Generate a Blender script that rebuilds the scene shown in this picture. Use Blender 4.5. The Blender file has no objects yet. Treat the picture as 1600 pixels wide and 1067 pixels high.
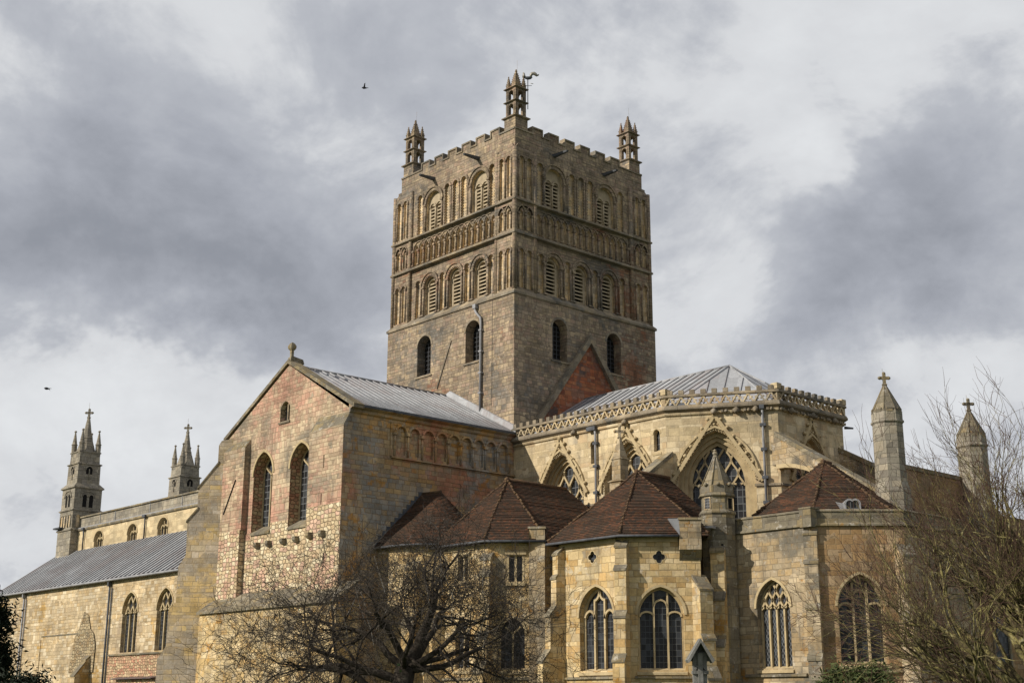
import bpy, math, random
from mathutils import Vector
from mathutils.geometry import tessellate_polygon
PI = math.pi
S = bpy.context.scene
COL = S.collection
RD = math.radians

# ------------------------------------------------------------------ camera
cam_d = bpy.data.cameras.new("camera")
cam = bpy.data.objects.new("camera", cam_d)
COL.objects.link(cam)
cam_d.sensor_width = 36.0
cam_d.lens = 47.106
cam_d.clip_start = 0.1
cam_d.clip_end = 6000
CAM = Vector((63.5915, -57.4350, 1.6))
YAW, PITCH, ROLL = RD(-48.0043), RD(15.2845), RD(0.19787)
fw = Vector((math.sin(YAW)*math.cos(PITCH), math.cos(YAW)*math.cos(PITCH), math.sin(PITCH)))
rt0 = Vector((math.cos(YAW), -math.sin(YAW), 0))
up0 = rt0.cross(fw)
rt = rt0*math.cos(ROLL) + up0*math.sin(ROLL)
up = -rt0*math.sin(ROLL) + up0*math.cos(ROLL)
from mathutils import Matrix
mw = Matrix((rt, up, -fw)).transposed().to_4x4()
mw.translation = CAM
cam.matrix_world = mw
S.camera = cam

# ------------------------------------------------------------------ light, sky, exposure
S.view_settings.view_transform = 'Standard'
S.view_settings.look = 'None'
S.view_settings.exposure = 0.0
S.view_settings.gamma = 1.0
LDIR = Vector((0.36, 1.0, -0.58)).normalized()          # travel direction of the sunlight
sun_d = bpy.data.lights.new("sun", 'SUN')
sun_d.energy = 5.0
sun_d.angle = RD(0.6)
sun_d.color = (1.0, 0.93, 0.82)
sun = bpy.data.objects.new("sun", sun_d)
COL.objects.link(sun)
sun.rotation_euler = LDIR.to_track_quat('-Z', 'Y').to_euler()
sun.location = (0, -60, 60)
SUN_EL = math.asin(-LDIR.z)
SUN_AZ = math.atan2(-LDIR.x, -LDIR.y)                    # from north, clockwise

W = bpy.data.worlds.new("World")
S.world = W
W.use_nodes = True
nt = W.node_tree
nt.nodes.clear()


class G:
    """small node-graph writer"""
    def __init__(s, t): s.t = t
    def n(s, kind, **kw):
        x = s.t.nodes.new(kind)
        for k, v in kw.items(): setattr(x, k, v)
        return x
    def put(s, sock, v):
        if isinstance(v, bpy.types.NodeSocket): s.t.links.new(v, sock)
        else: sock.default_value = v
    def m(s, op, a, b=None, c=None, clamp=False):
        x = s.n('ShaderNodeMath', operation=op, use_clamp=clamp)
        s.put(x.inputs[0], a)
        if b is not None: s.put(x.inputs[1], b)
        if c is not None: s.put(x.inputs[2], c)
        return x.outputs[0]
    def v(s, op, a, b=None, scale=None):
        x = s.n('ShaderNodeVectorMath', operation=op)
        s.put(x.inputs[0], a)
        if b is not None: s.put(x.inputs[1], b)
        if scale is not None: s.put(x.inputs['Scale'], scale)
        return x.outputs['Value'] if op in ('DOT_PRODUCT', 'LENGTH', 'DISTANCE') else x.outputs[0]
    def sep(s, a):
        x = s.n('ShaderNodeSeparateXYZ'); s.put(x.inputs[0], a); return x.outputs
    def comb(s, a, b, c=0.0):
        x = s.n('ShaderNodeCombineXYZ')
        for i, q in enumerate((a, b, c)): s.put(x.inputs[i], q)
        return x.outputs[0]
    def noise(s, vec, scale, detail=4, rough=.55, dist=0.0, dim='3D'):
        x = s.n('ShaderNodeTexNoise', noise_dimensions=dim)
        s.put(x.inputs['Vector'], vec)
        x.inputs['Scale'].default_value = scale; x.inputs['Detail'].default_value = detail
        x.inputs['Roughness'].default_value = rough; x.inputs['Distortion'].default_value = dist
        return x.outputs
    def ramp(s, fac, stops, interp='LINEAR'):
        x = s.n('ShaderNodeValToRGB')
        cr = x.color_ramp; cr.interpolation = interp
        while len(cr.elements) < len(stops): cr.elements.new(0.5)
        for e, (p, c) in zip(cr.elements, stops):
            e.position = p; e.color = (*c, 1) if len(c) == 3 else c
        s.put(x.inputs[0], fac)
        return x.outputs[0]
    def mix(s, fac, a, b, blend='MIX'):
        x = s.n('ShaderNodeMix', data_type='RGBA', blend_type=blend)
        s.put(x.inputs['Factor'], fac)
        for k, q in ((6, a), (7, b)):
            if isinstance(q, (tuple, list)): q = (*q[:3], 1)
            s.put(x.inputs[k], q)
        return x.outputs[2]
    def sstep(s, x, a, b):
        y = s.n('ShaderNodeMapRange', interpolation_type='SMOOTHSTEP')
        s.put(y.inputs[0], x); s.put(y.inputs[1], a); s.put(y.inputs[2], b)
        return y.outputs[0]


def pix_dir(x, y):
    F = 2093.582
    return (rt*((x-800)/F) - up*((y-533.5)/F) + fw).normalized()


g = G(nt)
out = g.n('ShaderNodeOutputWorld')
bg = g.n('ShaderNodeBackground')
bg.inputs['Strength'].default_value = 0.1
sky = g.n('ShaderNodeTexSky', sky_type='NISHITA')
sky.sun_disc = False
sky.sun_elevation = SUN_EL
sky.sun_rotation = SUN_AZ
tc = g.n('ShaderNodeTexCoord')
d = tc.outputs['Generated']
x_, y_, z_ = g.sep(d)[:3]
hz = g.m('ADD', g.m('MAXIMUM', z_, 0.0), 0.55)
plane = g.comb(g.m('DIVIDE', x_, hz), g.m('DIVIDE', y_, hz), 0.0)      # flat cloud layer seen in perspective
wob = g.noise(plane, 2.6, 6, .6)['Color']
dw = g.v('NORMALIZE', g.v('ADD', d, g.v('SCALE', g.v('SUBTRACT', wob, (.5, .5, .5)), scale=0.30)))
n1 = g.noise(plane, 2.2, 8, .6, .5)[0]
n2 = g.noise(plane, 5.5, 7, .6, .4)[0]
n3 = g.noise(plane, 14.0, 6, .6, .3)[0]
acc = g.m('ADD', g.m('MULTIPLY', g.m('SUBTRACT', n1, .5), .46), g.m('MULTIPLY', g.m('SUBTRACT', n2, .5), .44))
acc = g.m('MULTIPLY_ADD', g.m('SUBTRACT', n3, .5), .16, acc)
BLOBS = [  # pixel of the photograph the cloud mass was seen at -> a direction of the sky, width in degrees, lightness
    (60, 420, 3.6, -.15), (200, 400, 3.4, -.13), (330, 425, 3.0, -.17), (470, 410, 3.2, -.16), (560, 480, 2.2, -.12),
    (30, 200, 4.0, -.07), (330, 190, 5.0, -.06), (600, 330, 3.0, -.05),
    (1310, 385, 2.8, -.11), (1450, 350, 3.0, -.13), (1570, 330, 3.2, -.13), (1210, 470, 2.4, -.10), (1390, 430, 2.4, -.08),
    (1130, 160, 5.0, .05), (980, 60, 4.5, .05), (700, 40, 3.5, -.05), (1180, 60, 1.6, .07), (1420, 120, 2.0, .06), (1308, 245, 1.0, .10), (1480, 60, 5.0, .06), (1290, 262, 2.2, .06),
    (60, 600, 3.0, .11), (240, 590, 2.6, .13), (310, 500, 2.4, .09), (150, 690, 3.5, .08),
    (1120, 430, 1.8, .06), (1480, 560, 3.2, .10), (1240, 600, 3.0, .08), (400, 60, 5.0, .03), (430, 560, 3.0, .07)]
for px, py, sd, amp in BLOBS:
    k = 1.0/math.radians(sd)**2
    e = g.m('EXPONENT', g.m('MULTIPLY', g.m('SUBTRACT', g.v('DOT_PRODUCT', dw, tuple(pix_dir(px, py))), 1.0), k))
    acc = g.m('MULTIPLY_ADD', e, amp*(.72 if amp < 0 else 1.15), acc)
lum = g.m('ADD', acc, 0.565, clamp=True)
ccol = g.ramp(lum, [(0, (1.6, 1.75, 2.1)), (.36, (2.95, 3.13, 3.56)), (.47, (3.9, 4.1, 4.6)), (.555, (4.85, 5.05, 5.5)), (.625, (6.7, 6.85, 7.1)), (.8, (7.9, 8.1, 8.3))])
cover = g.sstep(g.m('ADD', lum, g.m('MULTIPLY', n2, .2)), .2, .5)
cover = g.m('MULTIPLY_ADD', cover, .08, .92)
g.put(bg.inputs['Color'], g.mix(cover, sky.outputs[0], ccol))
nt.links.new(bg.outputs[0], out.inputs[0])

# ------------------------------------------------------------------ materials
M = {}


def new_mat(name):
    m = bpy.data.materials.new(name); m.use_nodes = True
    t = m.node_tree; t.nodes.clear()
    gg = G(t)
    o = gg.n('ShaderNodeOutputMaterial'); b = gg.n('ShaderNodeBsdfPrincipled')
    t.links.new(b.outputs[0], o.inputs[0])
    b.inputs['Specular IOR Level'].default_value = 0.2
    M[name] = m
    return gg, b


def wall_uv(gg):
    ge = gg.n('ShaderNodeNewGeometry')
    p, n = ge.outputs['Position'], ge.outputs['True Normal']
    t = gg.v('NORMALIZE', gg.v('ADD', gg.v('CROSS_PRODUCT', (0, 0, 1), n), (.0005, .0004, 0)))
    return p, gg.v('DOT_PRODUCT', p, t), gg.sep(p)[2], n


def bump(gg, b, h, strength, dist):
    x = gg.n('ShaderNodeBump'); x.inputs['Strength'].default_value = strength; x.inputs['Distance'].default_value = dist
    gg.put(x.inputs['Height'], h)
    gg.t.links.new(x.outputs[0], b.inputs['Normal'])


def masonry(name, pal, bw=.55, bh=.30, mortar=(.20, .17, .12), mw_=.012, rough_edge=.02, stain=None, lichen=.0, white=.0,
            tints=(), streak=.25, bumpd=.03, vary=.28, mort_fac=.8, seed=0.0, soft=.15, sat=1.0, val_=.93):
    """coursed stone: every block has a colour of its own, over weathering with its own shapes.
    tints: (colour, scale, lo, hi, seed) large weathered areas"""
    gg, b = new_mat(name)
    p, u, v, n = wall_uv(gg)
    ns = gg.noise(p, 2.2, 3, .6)['Color']
    w = gg.sep(gg.v('SCALE', gg.v('SUBTRACT', ns, (.5, .5, .5)), scale=rough_edge*4))
    u2 = gg.m('ADD', u, w[0]); v2 = gg.m('ADD', v, w[1])
    cv = gg.noise(gg.comb(seed*3.1, 0.5, v), 1.9, 2, .5)[0]                    # courses of unequal height
    v2 = gg.m('ADD', v2, gg.m('MULTIPLY', cv, bh*2.6))
    rep = gg.m('GREATER_THAN', gg.noise(gg.v('ADD', p, (seed, 17.0, 5.0)), .34, 3, .55)[0], .565)   # repaired areas in other stone sizes
    bhe = gg.m('MULTIPLY_ADD', rep, bh*.38, bh)
    vr = gg.m('ADD', gg.m('DIVIDE', v2, bhe), gg.m('MULTIPLY', rep, 101.0)); row = gg.m('FLOOR', vr)
    wn = gg.n('ShaderNodeTexWhiteNoise', noise_dimensions='2D')
    gg.put(wn.inputs['Vector'], gg.comb(row, 3.7+seed))
    rr = gg.sep(wn.outputs['Color'])
    wid = gg.m('MULTIPLY', gg.m('MULTIPLY_ADD', rr[0], .8, .65), bw)
    uc = gg.m('ADD', gg.m('DIVIDE', u2, wid), gg.m('MULTIPLY', rr[1], 17.3)); colm = gg.m('FLOOR', uc)
    wb = gg.n('ShaderNodeTexWhiteNoise', noise_dimensions='2D')
    gg.put(wb.inputs['Vector'], gg.comb(colm, gg.m('ADD', row, seed)))
    br = gg.sep(wb.outputs['Color'])
    fu = gg.m('FRACT', uc); fv = gg.m('FRACT', vr)
    eu = gg.m('MULTIPLY', gg.m('MINIMUM', fu, gg.m('SUBTRACT', 1.0, fu)), wid)
    ev = gg.m('MULTIPLY', gg.m('MINIMUM', fv, gg.m('SUBTRACT', 1.0, fv)), bhe)
    ed = gg.m('MINIMUM', eu, ev)
    inside = gg.sstep(ed, mw_*.5, mw_*2.2)
    k = len(pal)
    mean = tuple(sum(q[i] for q in pal)/k for i in range(3))
    c = gg.ramp(br[0], [(i/k, tuple(q[j]+(mean[j]-q[j])*soft for j in range(3))) for i, q in enumerate(pal)], 'CONSTANT')
    fine = gg.noise(p, 9.0, 5, .65)[0]
    mid = gg.noise(p, 1.1, 5, .6)[0]
    val = gg.m('ADD', gg.m('MULTIPLY_ADD', br[1], vary*1.2, 1-vary*.65), gg.m('MULTIPLY', gg.m('SUBTRACT', fine, .5), .8))
    val = gg.m('ADD', val, gg.m('MULTIPLY', gg.m('SUBTRACT', mid, .5), .85))
    val = gg.m('MULTIPLY', val, gg.m('MULTIPLY_ADD', rep, .14, .95))
    for i, (tcol, tsc, lo, hi) in enumerate(tints):
        tn = gg.noise(gg.v('ADD', p, (13.1*i+seed, 7.7*i, 3.3*i)), tsc, 5, .62)[0]
        tf = gg.sstep(gg.m('ADD', tn, gg.m('MULTIPLY', gg.m('SUBTRACT', br[2], .5), .10)), lo, hi)
        c = gg.mix(tf, c, tcol)
    c = gg.mix(1.0, c, gg.v('SCALE', (1, 1, 1), scale=val), 'MULTIPLY')
    jn = gg.sstep(gg.noise(p, 1.7, 4, .65)[0], .28, .52)
    c = gg.mix(gg.m('MULTIPLY', gg.m('SUBTRACT', 1.0, inside), gg.m('MULTIPLY', jn, mort_fac)), c, mortar)
    big = gg.noise(gg.v('ADD', p, (3.3, 41.0, 7.7)), .33, 6, .65)[0]
    c = gg.mix(1.0, c, gg.v('SCALE', (1, 1, 1), scale=gg.m('MULTIPLY_ADD', gg.m('SUBTRACT', big, .5), 1.1, 1.0)), 'MULTIPLY')
    if streak:
        sv = gg.comb(gg.m('MULTIPLY', u, 1.6), gg.m('MULTIPLY', v, .22), 0.0)
        sn = gg.noise(sv, 1.2, 5, .65)[0]
        c = gg.mix(gg.m('MULTIPLY', gg.sstep(sn, .52, .72), streak), c, stain or (.075, .066, .055))
    if lichen:
        ln = gg.noise(gg.v('ADD', p, (5, 9, 2)), 2.6, 6, .72)[0]
        c = gg.mix(gg.m('MULTIPLY', gg.sstep(ln, .60, .68), lichen), c, (.32, .17, .035))
    if white:
        ln = gg.noise(gg.v('ADD', p, (25, 3, 8)), 1.9, 8, .78)[0]
        c = gg.mix(gg.m('MULTIPLY', gg.sstep(ln, .56, .65), white), c, (.55, .52, .46))
    hs = gg.n('ShaderNodeHueSaturation'); hs.inputs['Saturation'].default_value = sat; hs.inputs['Value'].default_value = val_
    gg.put(hs.inputs['Color'], c); c = hs.outputs[0]
    gg.put(b.inputs['Base Color'], c)
    b.inputs['Roughness'].default_value = .92
    h = gg.m('ADD', gg.m('MULTIPLY', inside, .55), gg.m('ADD', gg.m('MULTIPLY', fine, .5), gg.m('MULTIPLY', br[2], .25)))
    bump(gg, b, h, .8, bumpd)
    return M[name]


masonry('tower_stone', [(.265, .215, .16), (.23, .19, .145), (.31, .25, .18), (.225, .18, .14), (.28, .205, .16), (.36, .29, .20)], .42, .22,
        mortar=(.10, .085, .065), tints=[((.135, .125, .11), .16, .50, .66), ((.23, .125, .085), .13, .56, .70)], streak=0.5, lichen=.25, white=.15, vary=.34, seed=1.0, soft=0.35, val_=1.02, sat=1.15)
masonry('tower_panel_stone', [(.41, .32, .205), (.35, .28, .19), (.45, .35, .22), (.40, .28, .15), (.31, .26, .19), (.43, .31, .16)], .4, .3,
        mortar=(.18, .14, .09), tints=[((.17, .15, .125), .3, .54, .72)], streak=.3, seed=4.0, soft=0.3, val_=1.3)
masonry('dressed_stone', [(.24, .20, .145), (.27, .22, .155), (.21, .175, .13), (.29, .23, .15)], .7, .45,
        mortar=(.14, .12, .09), tints=[((.14, .13, .11), .35, .48, .66)], streak=.35, lichen=.3, white=.3, bumpd=.02, mort_fac=.5, seed=7.0)
masonry('red_stone', [(.27, .095, .05), (.31, .12, .065), (.22, .085, .055), (.34, .15, .08), (.24, .13, .09)], .45, .25,
        mortar=(.14, .08, .055), tints=[((.11, .08, .07), .55, .55, .7)], seed=2.0, val_=1.15, sat=1.05)
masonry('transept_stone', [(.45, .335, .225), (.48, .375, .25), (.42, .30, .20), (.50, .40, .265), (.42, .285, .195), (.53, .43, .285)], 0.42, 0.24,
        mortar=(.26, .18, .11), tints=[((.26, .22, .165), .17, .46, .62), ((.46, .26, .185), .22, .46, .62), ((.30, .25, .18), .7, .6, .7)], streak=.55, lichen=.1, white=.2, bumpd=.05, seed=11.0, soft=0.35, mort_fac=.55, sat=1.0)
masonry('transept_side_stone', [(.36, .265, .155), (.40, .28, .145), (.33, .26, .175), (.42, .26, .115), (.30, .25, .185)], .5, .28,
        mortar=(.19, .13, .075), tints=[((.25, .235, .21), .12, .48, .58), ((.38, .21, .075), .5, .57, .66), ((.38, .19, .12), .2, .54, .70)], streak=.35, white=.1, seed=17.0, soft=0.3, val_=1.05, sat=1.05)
masonry('chapel_stone', [(.52, .40, .215), (.55, .43, .24), (.47, .33, .155), (.53, .42, .26), (.44, .27, .10), (.58, .48, .31), (.49, .34, .15)], 0.55, 0.3,
        mortar=(.30, .22, .12), tints=[((.25, .21, .15), .4, .57, .72), ((.40, .22, .06), .5, .62, .70), ((.33, .29, .22), .22, .62, .74)], streak=0.45, white=0.45, lichen=.15, bumpd=.025, seed=23.0, soft=0.4, sat=1.02)
masonry('weathered_chapel_stone', [(.35, .28, .18), (.40, .31, .20), (.32, .26, .18), (.40, .28, .14), (.36, .26, .14), (.45, .37, .25)], 0.55, 0.3,
        mortar=(.22, .175, .115), tints=[((.17, .15, .115), .45, .5, .66), ((.36, .19, .055), .55, .62, .7)], streak=0.5, white=.45, lichen=.5, bumpd=.03, seed=31.0, soft=0.35)
masonry('choir_stone', [(.55, .44, .275), (.58, .475, .305), (.51, .40, .24), (.59, .495, .335), (.46, .33, .19), (.54, .43, .255)], .8, .33,
        mortar=(.36, .28, .17), tints=[((.30, .255, .185), .3, .52, .70)], streak=0.45, white=.12, bumpd=.02, mort_fac=.6, seed=37.0, soft=0.3, sat=1.0)
masonry('nave_stone', [(.49, .385, .235), (.53, .42, .265), (.46, .345, .20), (.47, .33, .165), (.63, .54, .39), (.50, .39, .25)], .55, .28,
        mortar=(.28, .21, .12), tints=[((.46, .29, .10), .28, .60, .7), ((.36, .28, .19), .3, .56, .7)], streak=0.3, bumpd=.035, seed=41.0, soft=0.35)
masonry('clerestory_stone', [(.52, .42, .26), (.54, .43, .26), (.50, .39, .235), (.56, .45, .28)], 1.0, .38,
        mortar=(.38, .29, .165), tints=[((.36, .29, .19), .3, .56, .74)], streak=.15, bumpd=.012, mort_fac=.4, seed=43.0)
masonry('buttress_stone', [(.30, .24, .165), (.33, .27, .18), (.29, .22, .13), (.31, .26, .20), (.36, .26, .11)], .7, .28,
        mortar=(.22, .17, .11), tints=[((.24, .205, .16), .3, .44, .6), ((.38, .27, .12), .2, .50, .62)], streak=.3, white=.2, lichen=.25, seed=47.0, soft=.2, val_=1.42)
masonry('shade_toned_ironstone', [(.30, .185, .085), (.27, .165, .08), (.33, .21, .10), (.26, .18, .105), (.35, .25, .15)], .62, .34,
        mortar=(.22, .16, .09), tints=[((.34, .28, .19), .35, .58, .72), ((.17, .125, .075), .4, .56, .7)], streak=.3, white=.2, seed=61.0, sat=1.0)  # brown-orange stone, colour darkened further to carry painted-in shade
masonry('lichen_stone', [(.20, .175, .125), (.25, .21, .14), (.17, .15, .115), (.23, .18, .10)], .6, .4,
        mortar=(.13, .11, .08), streak=.3, white=.5, lichen=.75, bumpd=.03, seed=53.0)
masonry('grey_turret_stone', [(.30, .27, .215), (.33, .295, .23), (.27, .24, .195), (.36, .31, .23)], .5, .3,
        mortar=(.14, .125, .10), streak=.35, white=.2, seed=59.0, val_=0.82)

def rubble(name, pal, size, mortar, tint, bumpd=.12, seed=0.0):
    """uncoursed stones of every shape"""
    gg, b = new_mat(name)
    p, u, v, n = wall_uv(gg)
    w = gg.sep(gg.v('SCALE', gg.v('SUBTRACT', gg.noise(p, 3.0, 3, .6)['Color'], (.5, .5, .5)), scale=.10))
    q = gg.comb(gg.m('MULTIPLY_ADD', gg.m('ADD', u, w[0]), .66, seed), gg.m('ADD', v, w[1]), 0)
    out_ = []
    for ft in ('F1', 'DISTANCE_TO_EDGE'):
        x = gg.n('ShaderNodeTexVoronoi', voronoi_dimensions='2D', feature=ft); x.inputs['Scale'].default_value = 1/size; x.inputs['Randomness'].default_value = .6
        gg.put(x.inputs['Vector'], q); out_.append(x)
    rc = gg.sep(out_[0].outputs['Color']); ed = out_[1].outputs['Distance']
    k = len(pal); c = gg.ramp(rc[0], [(i/k, z) for i, z in enumerate(pal)], 'CONSTANT')
    fine = gg.noise(p, 8, 5, .65)[0]; big = gg.noise(p, .5, 5, .62)[0]
    val = gg.m('ADD', gg.m('MULTIPLY_ADD', rc[1], .35, .62), gg.m('ADD', gg.m('MULTIPLY', fine, .5), gg.m('MULTIPLY', gg.m('SUBTRACT', big, .5), .7)))
    c = gg.mix(gg.sstep(gg.m('ADD', gg.noise(gg.v('ADD', p, (3, 1, 9)), .6, 5, .6)[0], gg.m('MULTIPLY', gg.m('SUBTRACT', rc[2], .5), .12)), .56, .66), c, tint)
    c = gg.mix(1.0, c, gg.v('SCALE', (1, 1, 1), scale=val), 'MULTIPLY')
    ins = gg.sstep(ed, .015, .11)
    c = gg.mix(gg.m('MULTIPLY', gg.m('SUBTRACT', 1.0, ins), gg.m('MULTIPLY_ADD', fine, 1.1, -.05)), c, mortar)
    gg.put(b.inputs['Base Color'], c); b.inputs['Roughness'].default_value = .95
    bump(gg, b, gg.m('ADD', gg.m('MULTIPLY', ins, .8), gg.m('ADD', gg.m('MULTIPLY', rc[2], .5), gg.m('MULTIPLY', fine, .4))), .9, bumpd)


rubble('rubble_stone', [(.50, .40, .25), (.56, .46, .30), (.44, .33, .20), (.49, .33, .24), (.60, .51, .35), (.46, .35, .22)], .25, (.25, .18, .105), (.46, .29, .205))
rubble('dark_rubble', [(.30, .23, .14), (.25, .20, .13), (.36, .29, .18), (.28, .20, .11)], .25, (.13, .10, .06), (.40, .31, .18), seed=3.0)
rubble('red_rubble', [(.44, .27, .17), (.50, .38, .23), (.42, .22, .14), (.48, .33, .2), (.36, .25, .15)], .22, (.17, .11, .065), (.44, .25, .16), seed=8.0)

gg, b = new_mat('trim_stone')
p, u, v, n = wall_uv(gg)
tn = gg.noise(p, 1.4, 5, .65)[0]; fn = gg.noise(p, 12, 4, .6)[0]
c = gg.ramp(tn, [(.25, (.25, .19, .115)), (.5, (.42, .33, .19)), (.7, (.50, .40, .245))])
c = gg.mix(gg.m('MULTIPLY', gg.sstep(gg.noise(p, 3.0, 6, .7)[0], .56, .68), .35), c, (.20, .15, .10))
gg.put(b.inputs['Base Color'], c); b.inputs['Roughness'].default_value = .9
bump(gg, b, fn, .5, .015)

gg, b = new_mat('louvre_stone')
p, u, v, n = wall_uv(gg)
tn = gg.noise(p, 2.5, 4, .6)[0]
gg.put(b.inputs['Base Color'], gg.ramp(tn, [(.3, (.28, .225, .155)), (.7, (.45, .37, .25))])); b.inputs['Roughness'].default_value = .9

gg, b = new_mat('dark_opening')
b.inputs['Base Color'].default_value = (.012, .011, .010, 1); b.inputs['Roughness'].default_value = 1

gg, b = new_mat('iron_paint')
p, u, v, n = wall_uv(gg)
gg.put(b.inputs['Base Color'], gg.ramp(gg.noise(p, 3, 4)[0], [(.3, (.05, .053, .06)), (.7, (.10, .105, .115))])); b.inputs['Roughness'].default_value = .55
gg, b = new_mat('lead_pipe')
p, u, v, n = wall_uv(gg)
gg.put(b.inputs['Base Color'], gg.ramp(gg.noise(p, 2, 4)[0], [(.3, (.20, .20, .21)), (.7, (.33, .33, .34))])); b.inputs['Roughness'].default_value = .6
gg, b = new_mat('gilt')
b.inputs['Base Color'].default_value = (.30, .28, .24, 1); b.inputs['Roughness'].default_value = .45; b.inputs['Metallic'].default_value = .4


def lead(name, base, brown):
    gg, b = new_mat(name)
    p, u, v, n = wall_uv(gg)
    st = gg.comb(gg.m('MULTIPLY', u, 1.9), gg.m('MULTIPLY', v, .42), 0)
    f1 = gg.noise(st, 1.0, 3, .5)[0]; f2 = gg.noise(p, 5, 5, .65)[0]; f3 = gg.noise(p, .25, 3, .6)[0]
    wn = gg.n('ShaderNodeTexWhiteNoise', noise_dimensions='2D')
    gg.put(wn.inputs['Vector'], gg.comb(gg.m('FLOOR', gg.m('DIVIDE', u, .6)), gg.m('FLOOR', gg.m('DIVIDE', v, 1.1))))
    pan = wn.outputs['Value']
    c = gg.ramp(f2, [(.2, tuple(q*.75 for q in base)), (.8, tuple(q*1.2 for q in base))])
    c = gg.mix(1.0, c, gg.v('SCALE', (1, 1, 1), scale=gg.m('MULTIPLY_ADD', pan, .45, .75)), 'MULTIPLY')
    bf = gg.m('MULTIPLY', gg.sstep(gg.m('ADD', gg.m('MULTIPLY_ADD', pan, .25, gg.m('MULTIPLY', f3, .9)), gg.m('MULTIPLY', f1, .2)), .70, .78), brown)
    c = gg.mix(bf, c, (.13, .085, .075))
    gg.put(b.inputs['Base Color'], c); b.inputs['Roughness'].default_value = .55
    b.inputs['Specular IOR Level'].default_value = .4
    bump(gg, b, f2, .25, .01)


lead('lead_sheet', (.30, .305, .315), .45)
lead('old_lead_sheet', (.085, .085, .095), .9)
lead('pale_lead_sheet', (.33, .335, .345), .35)

gg, b = new_mat('clay_tile')
p, u, v, n = wall_uv(gg)
RH = .098
ww = gg.sep(gg.v('SCALE', gg.v('SUBTRACT', gg.noise(p, 1.3, 3, .6)['Color'], (.5, .5, .5)), scale=.12))
vr = gg.m('DIVIDE', gg.m('ADD', v, ww[2]), RH); row = gg.m('FLOOR', vr); fv = gg.m('FRACT', vr)
uc = gg.m('ADD', gg.m('DIVIDE', u, .17), gg.m('MULTIPLY', gg.m('MODULO', row, 2.0), .5)); cl = gg.m('FLOOR', uc); fu = gg.m('FRACT', uc)
wb = gg.n('ShaderNodeTexWhiteNoise', noise_dimensions='2D'); gg.put(wb.inputs['Vector'], gg.comb(cl, row))
br = gg.sep(wb.outputs['Color'])
c = gg.ramp(br[0], [(0, (.068, .040, .025)), (.2, (.108, .054, .030)), (.4, (.084, .045, .027)), (.6, (.135, .060, .032)), (.8, (.060, .041, .029))], 'CONSTANT')
mo = gg.noise(p, .8, 6, .7)[0]
c = gg.mix(gg.m('MULTIPLY', gg.sstep(mo, .40, .66), .8), c, (.05, .036, .025))
li = gg.noise(gg.v('ADD', p, (3, 8, 1)), 3.0, 6, .75)[0]
c = gg.mix(gg.m('MULTIPLY', gg.sstep(li, .60, .70), .5), c, (.26, .15, .04))
c = gg.mix(gg.m('MULTIPLY', gg.sstep(gg.m('SUBTRACT', 1.0, fv), .60, .92), .85), c, (.014, .010, .008))   # open joint under each course
gg.put(b.inputs['Base Color'], c); b.inputs['Roughness'].default_value = .9
gapu = gg.sstep(gg.m('MINIMUM', fu, gg.m('SUBTRACT', 1.0, fu)), .02, .10)
bump(gg, b, gg.m('ADD', gg.m('MULTIPLY', gg.m('SUBTRACT', 1.0, fv), .7), gg.m('ADD', gg.m('MULTIPLY', br[1], .5), gg.m('MULTIPLY', gapu, .2))), .9, .04)

gg, b = new_mat('tile_ridge')
p, u, v, n = wall_uv(gg)
c = gg.ramp(gg.noise(p, 4, 6, .75)[0], [(.32, (.05, .036, .026)), (.5, (.09, .053, .032)), (.64, (.135, .088, .042)), (.76, (.18, .145, .09))])
gg.put(b.inputs['Base Color'], c); b.inputs['Roughness'].default_value = .95


def glass(name, kind, pitch, line, lw, tint=(.012, .014, .017), grp=None):
    gg, b = new_mat(name)
    p, u, v, n = wall_uv(gg)
    if kind == 'diamond':
        a, c2 = gg.m('ADD', u, gg.m('MULTIPLY', v, .6)), gg.m('SUBTRACT', u, gg.m('MULTIPLY', v, .6))
    else:
        a, c2 = u, gg.m('MULTIPLY', v, .75)
    e = []
    ids = []
    for q in (a, c2):
        s = gg.m('DIVIDE', q, pitch); f = gg.m('FRACT', s); ids.append(gg.m('FLOOR', s))
        e.append(gg.m('MINIMUM', f, gg.m('SUBTRACT', 1.0, f)))
    ln = gg.m('SUBTRACT', 1.0, gg.sstep(gg.m('MINIMUM', e[0], e[1]), lw*.5, lw*1.1))
    wb = gg.n('ShaderNodeTexWhiteNoise', noise_dimensions='2D'); gg.put(wb.inputs['Vector'], gg.comb(*ids))
    pane = gg.ramp(wb.outputs['Value'], [(0, tint), (.3, tuple(q*3.2 for q in tint)), (.55, (tint[0]*1.2, tint[1], tint[2])), (.8, tuple(q*.6 for q in tint))], 'CONSTANT')
    gg.put(b.inputs['Base Color'], gg.mix(ln, pane, line))
    gg.put(b.inputs['Roughness'], gg.m('MULTIPLY_ADD', ln, .5, gg.m('MULTIPLY_ADD', wb.outputs['Value'], .25, .25)))
    b.inputs['Specular IOR Level'].default_value = .35
    x = gg.n('ShaderNodeBump'); x.inputs['Strength'].default_value = .35; x.inputs['Distance'].default_value = .03
    gg.put(x.inputs['Height'], gg.m('ADD', wb.outputs['Value'], ln)); gg.t.links.new(x.outputs[0], b.inputs['Normal'])


glass('diamond_glass', 'diamond', .17, (.15, .155, .16), .09)
glass('square_glass', 'square', .30, (.12, .125, .13), .07, (.012, .013, .014))
glass('stained_glass', 'square', .22, (.07, .075, .08), .07, (.010, .011, .013))

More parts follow.
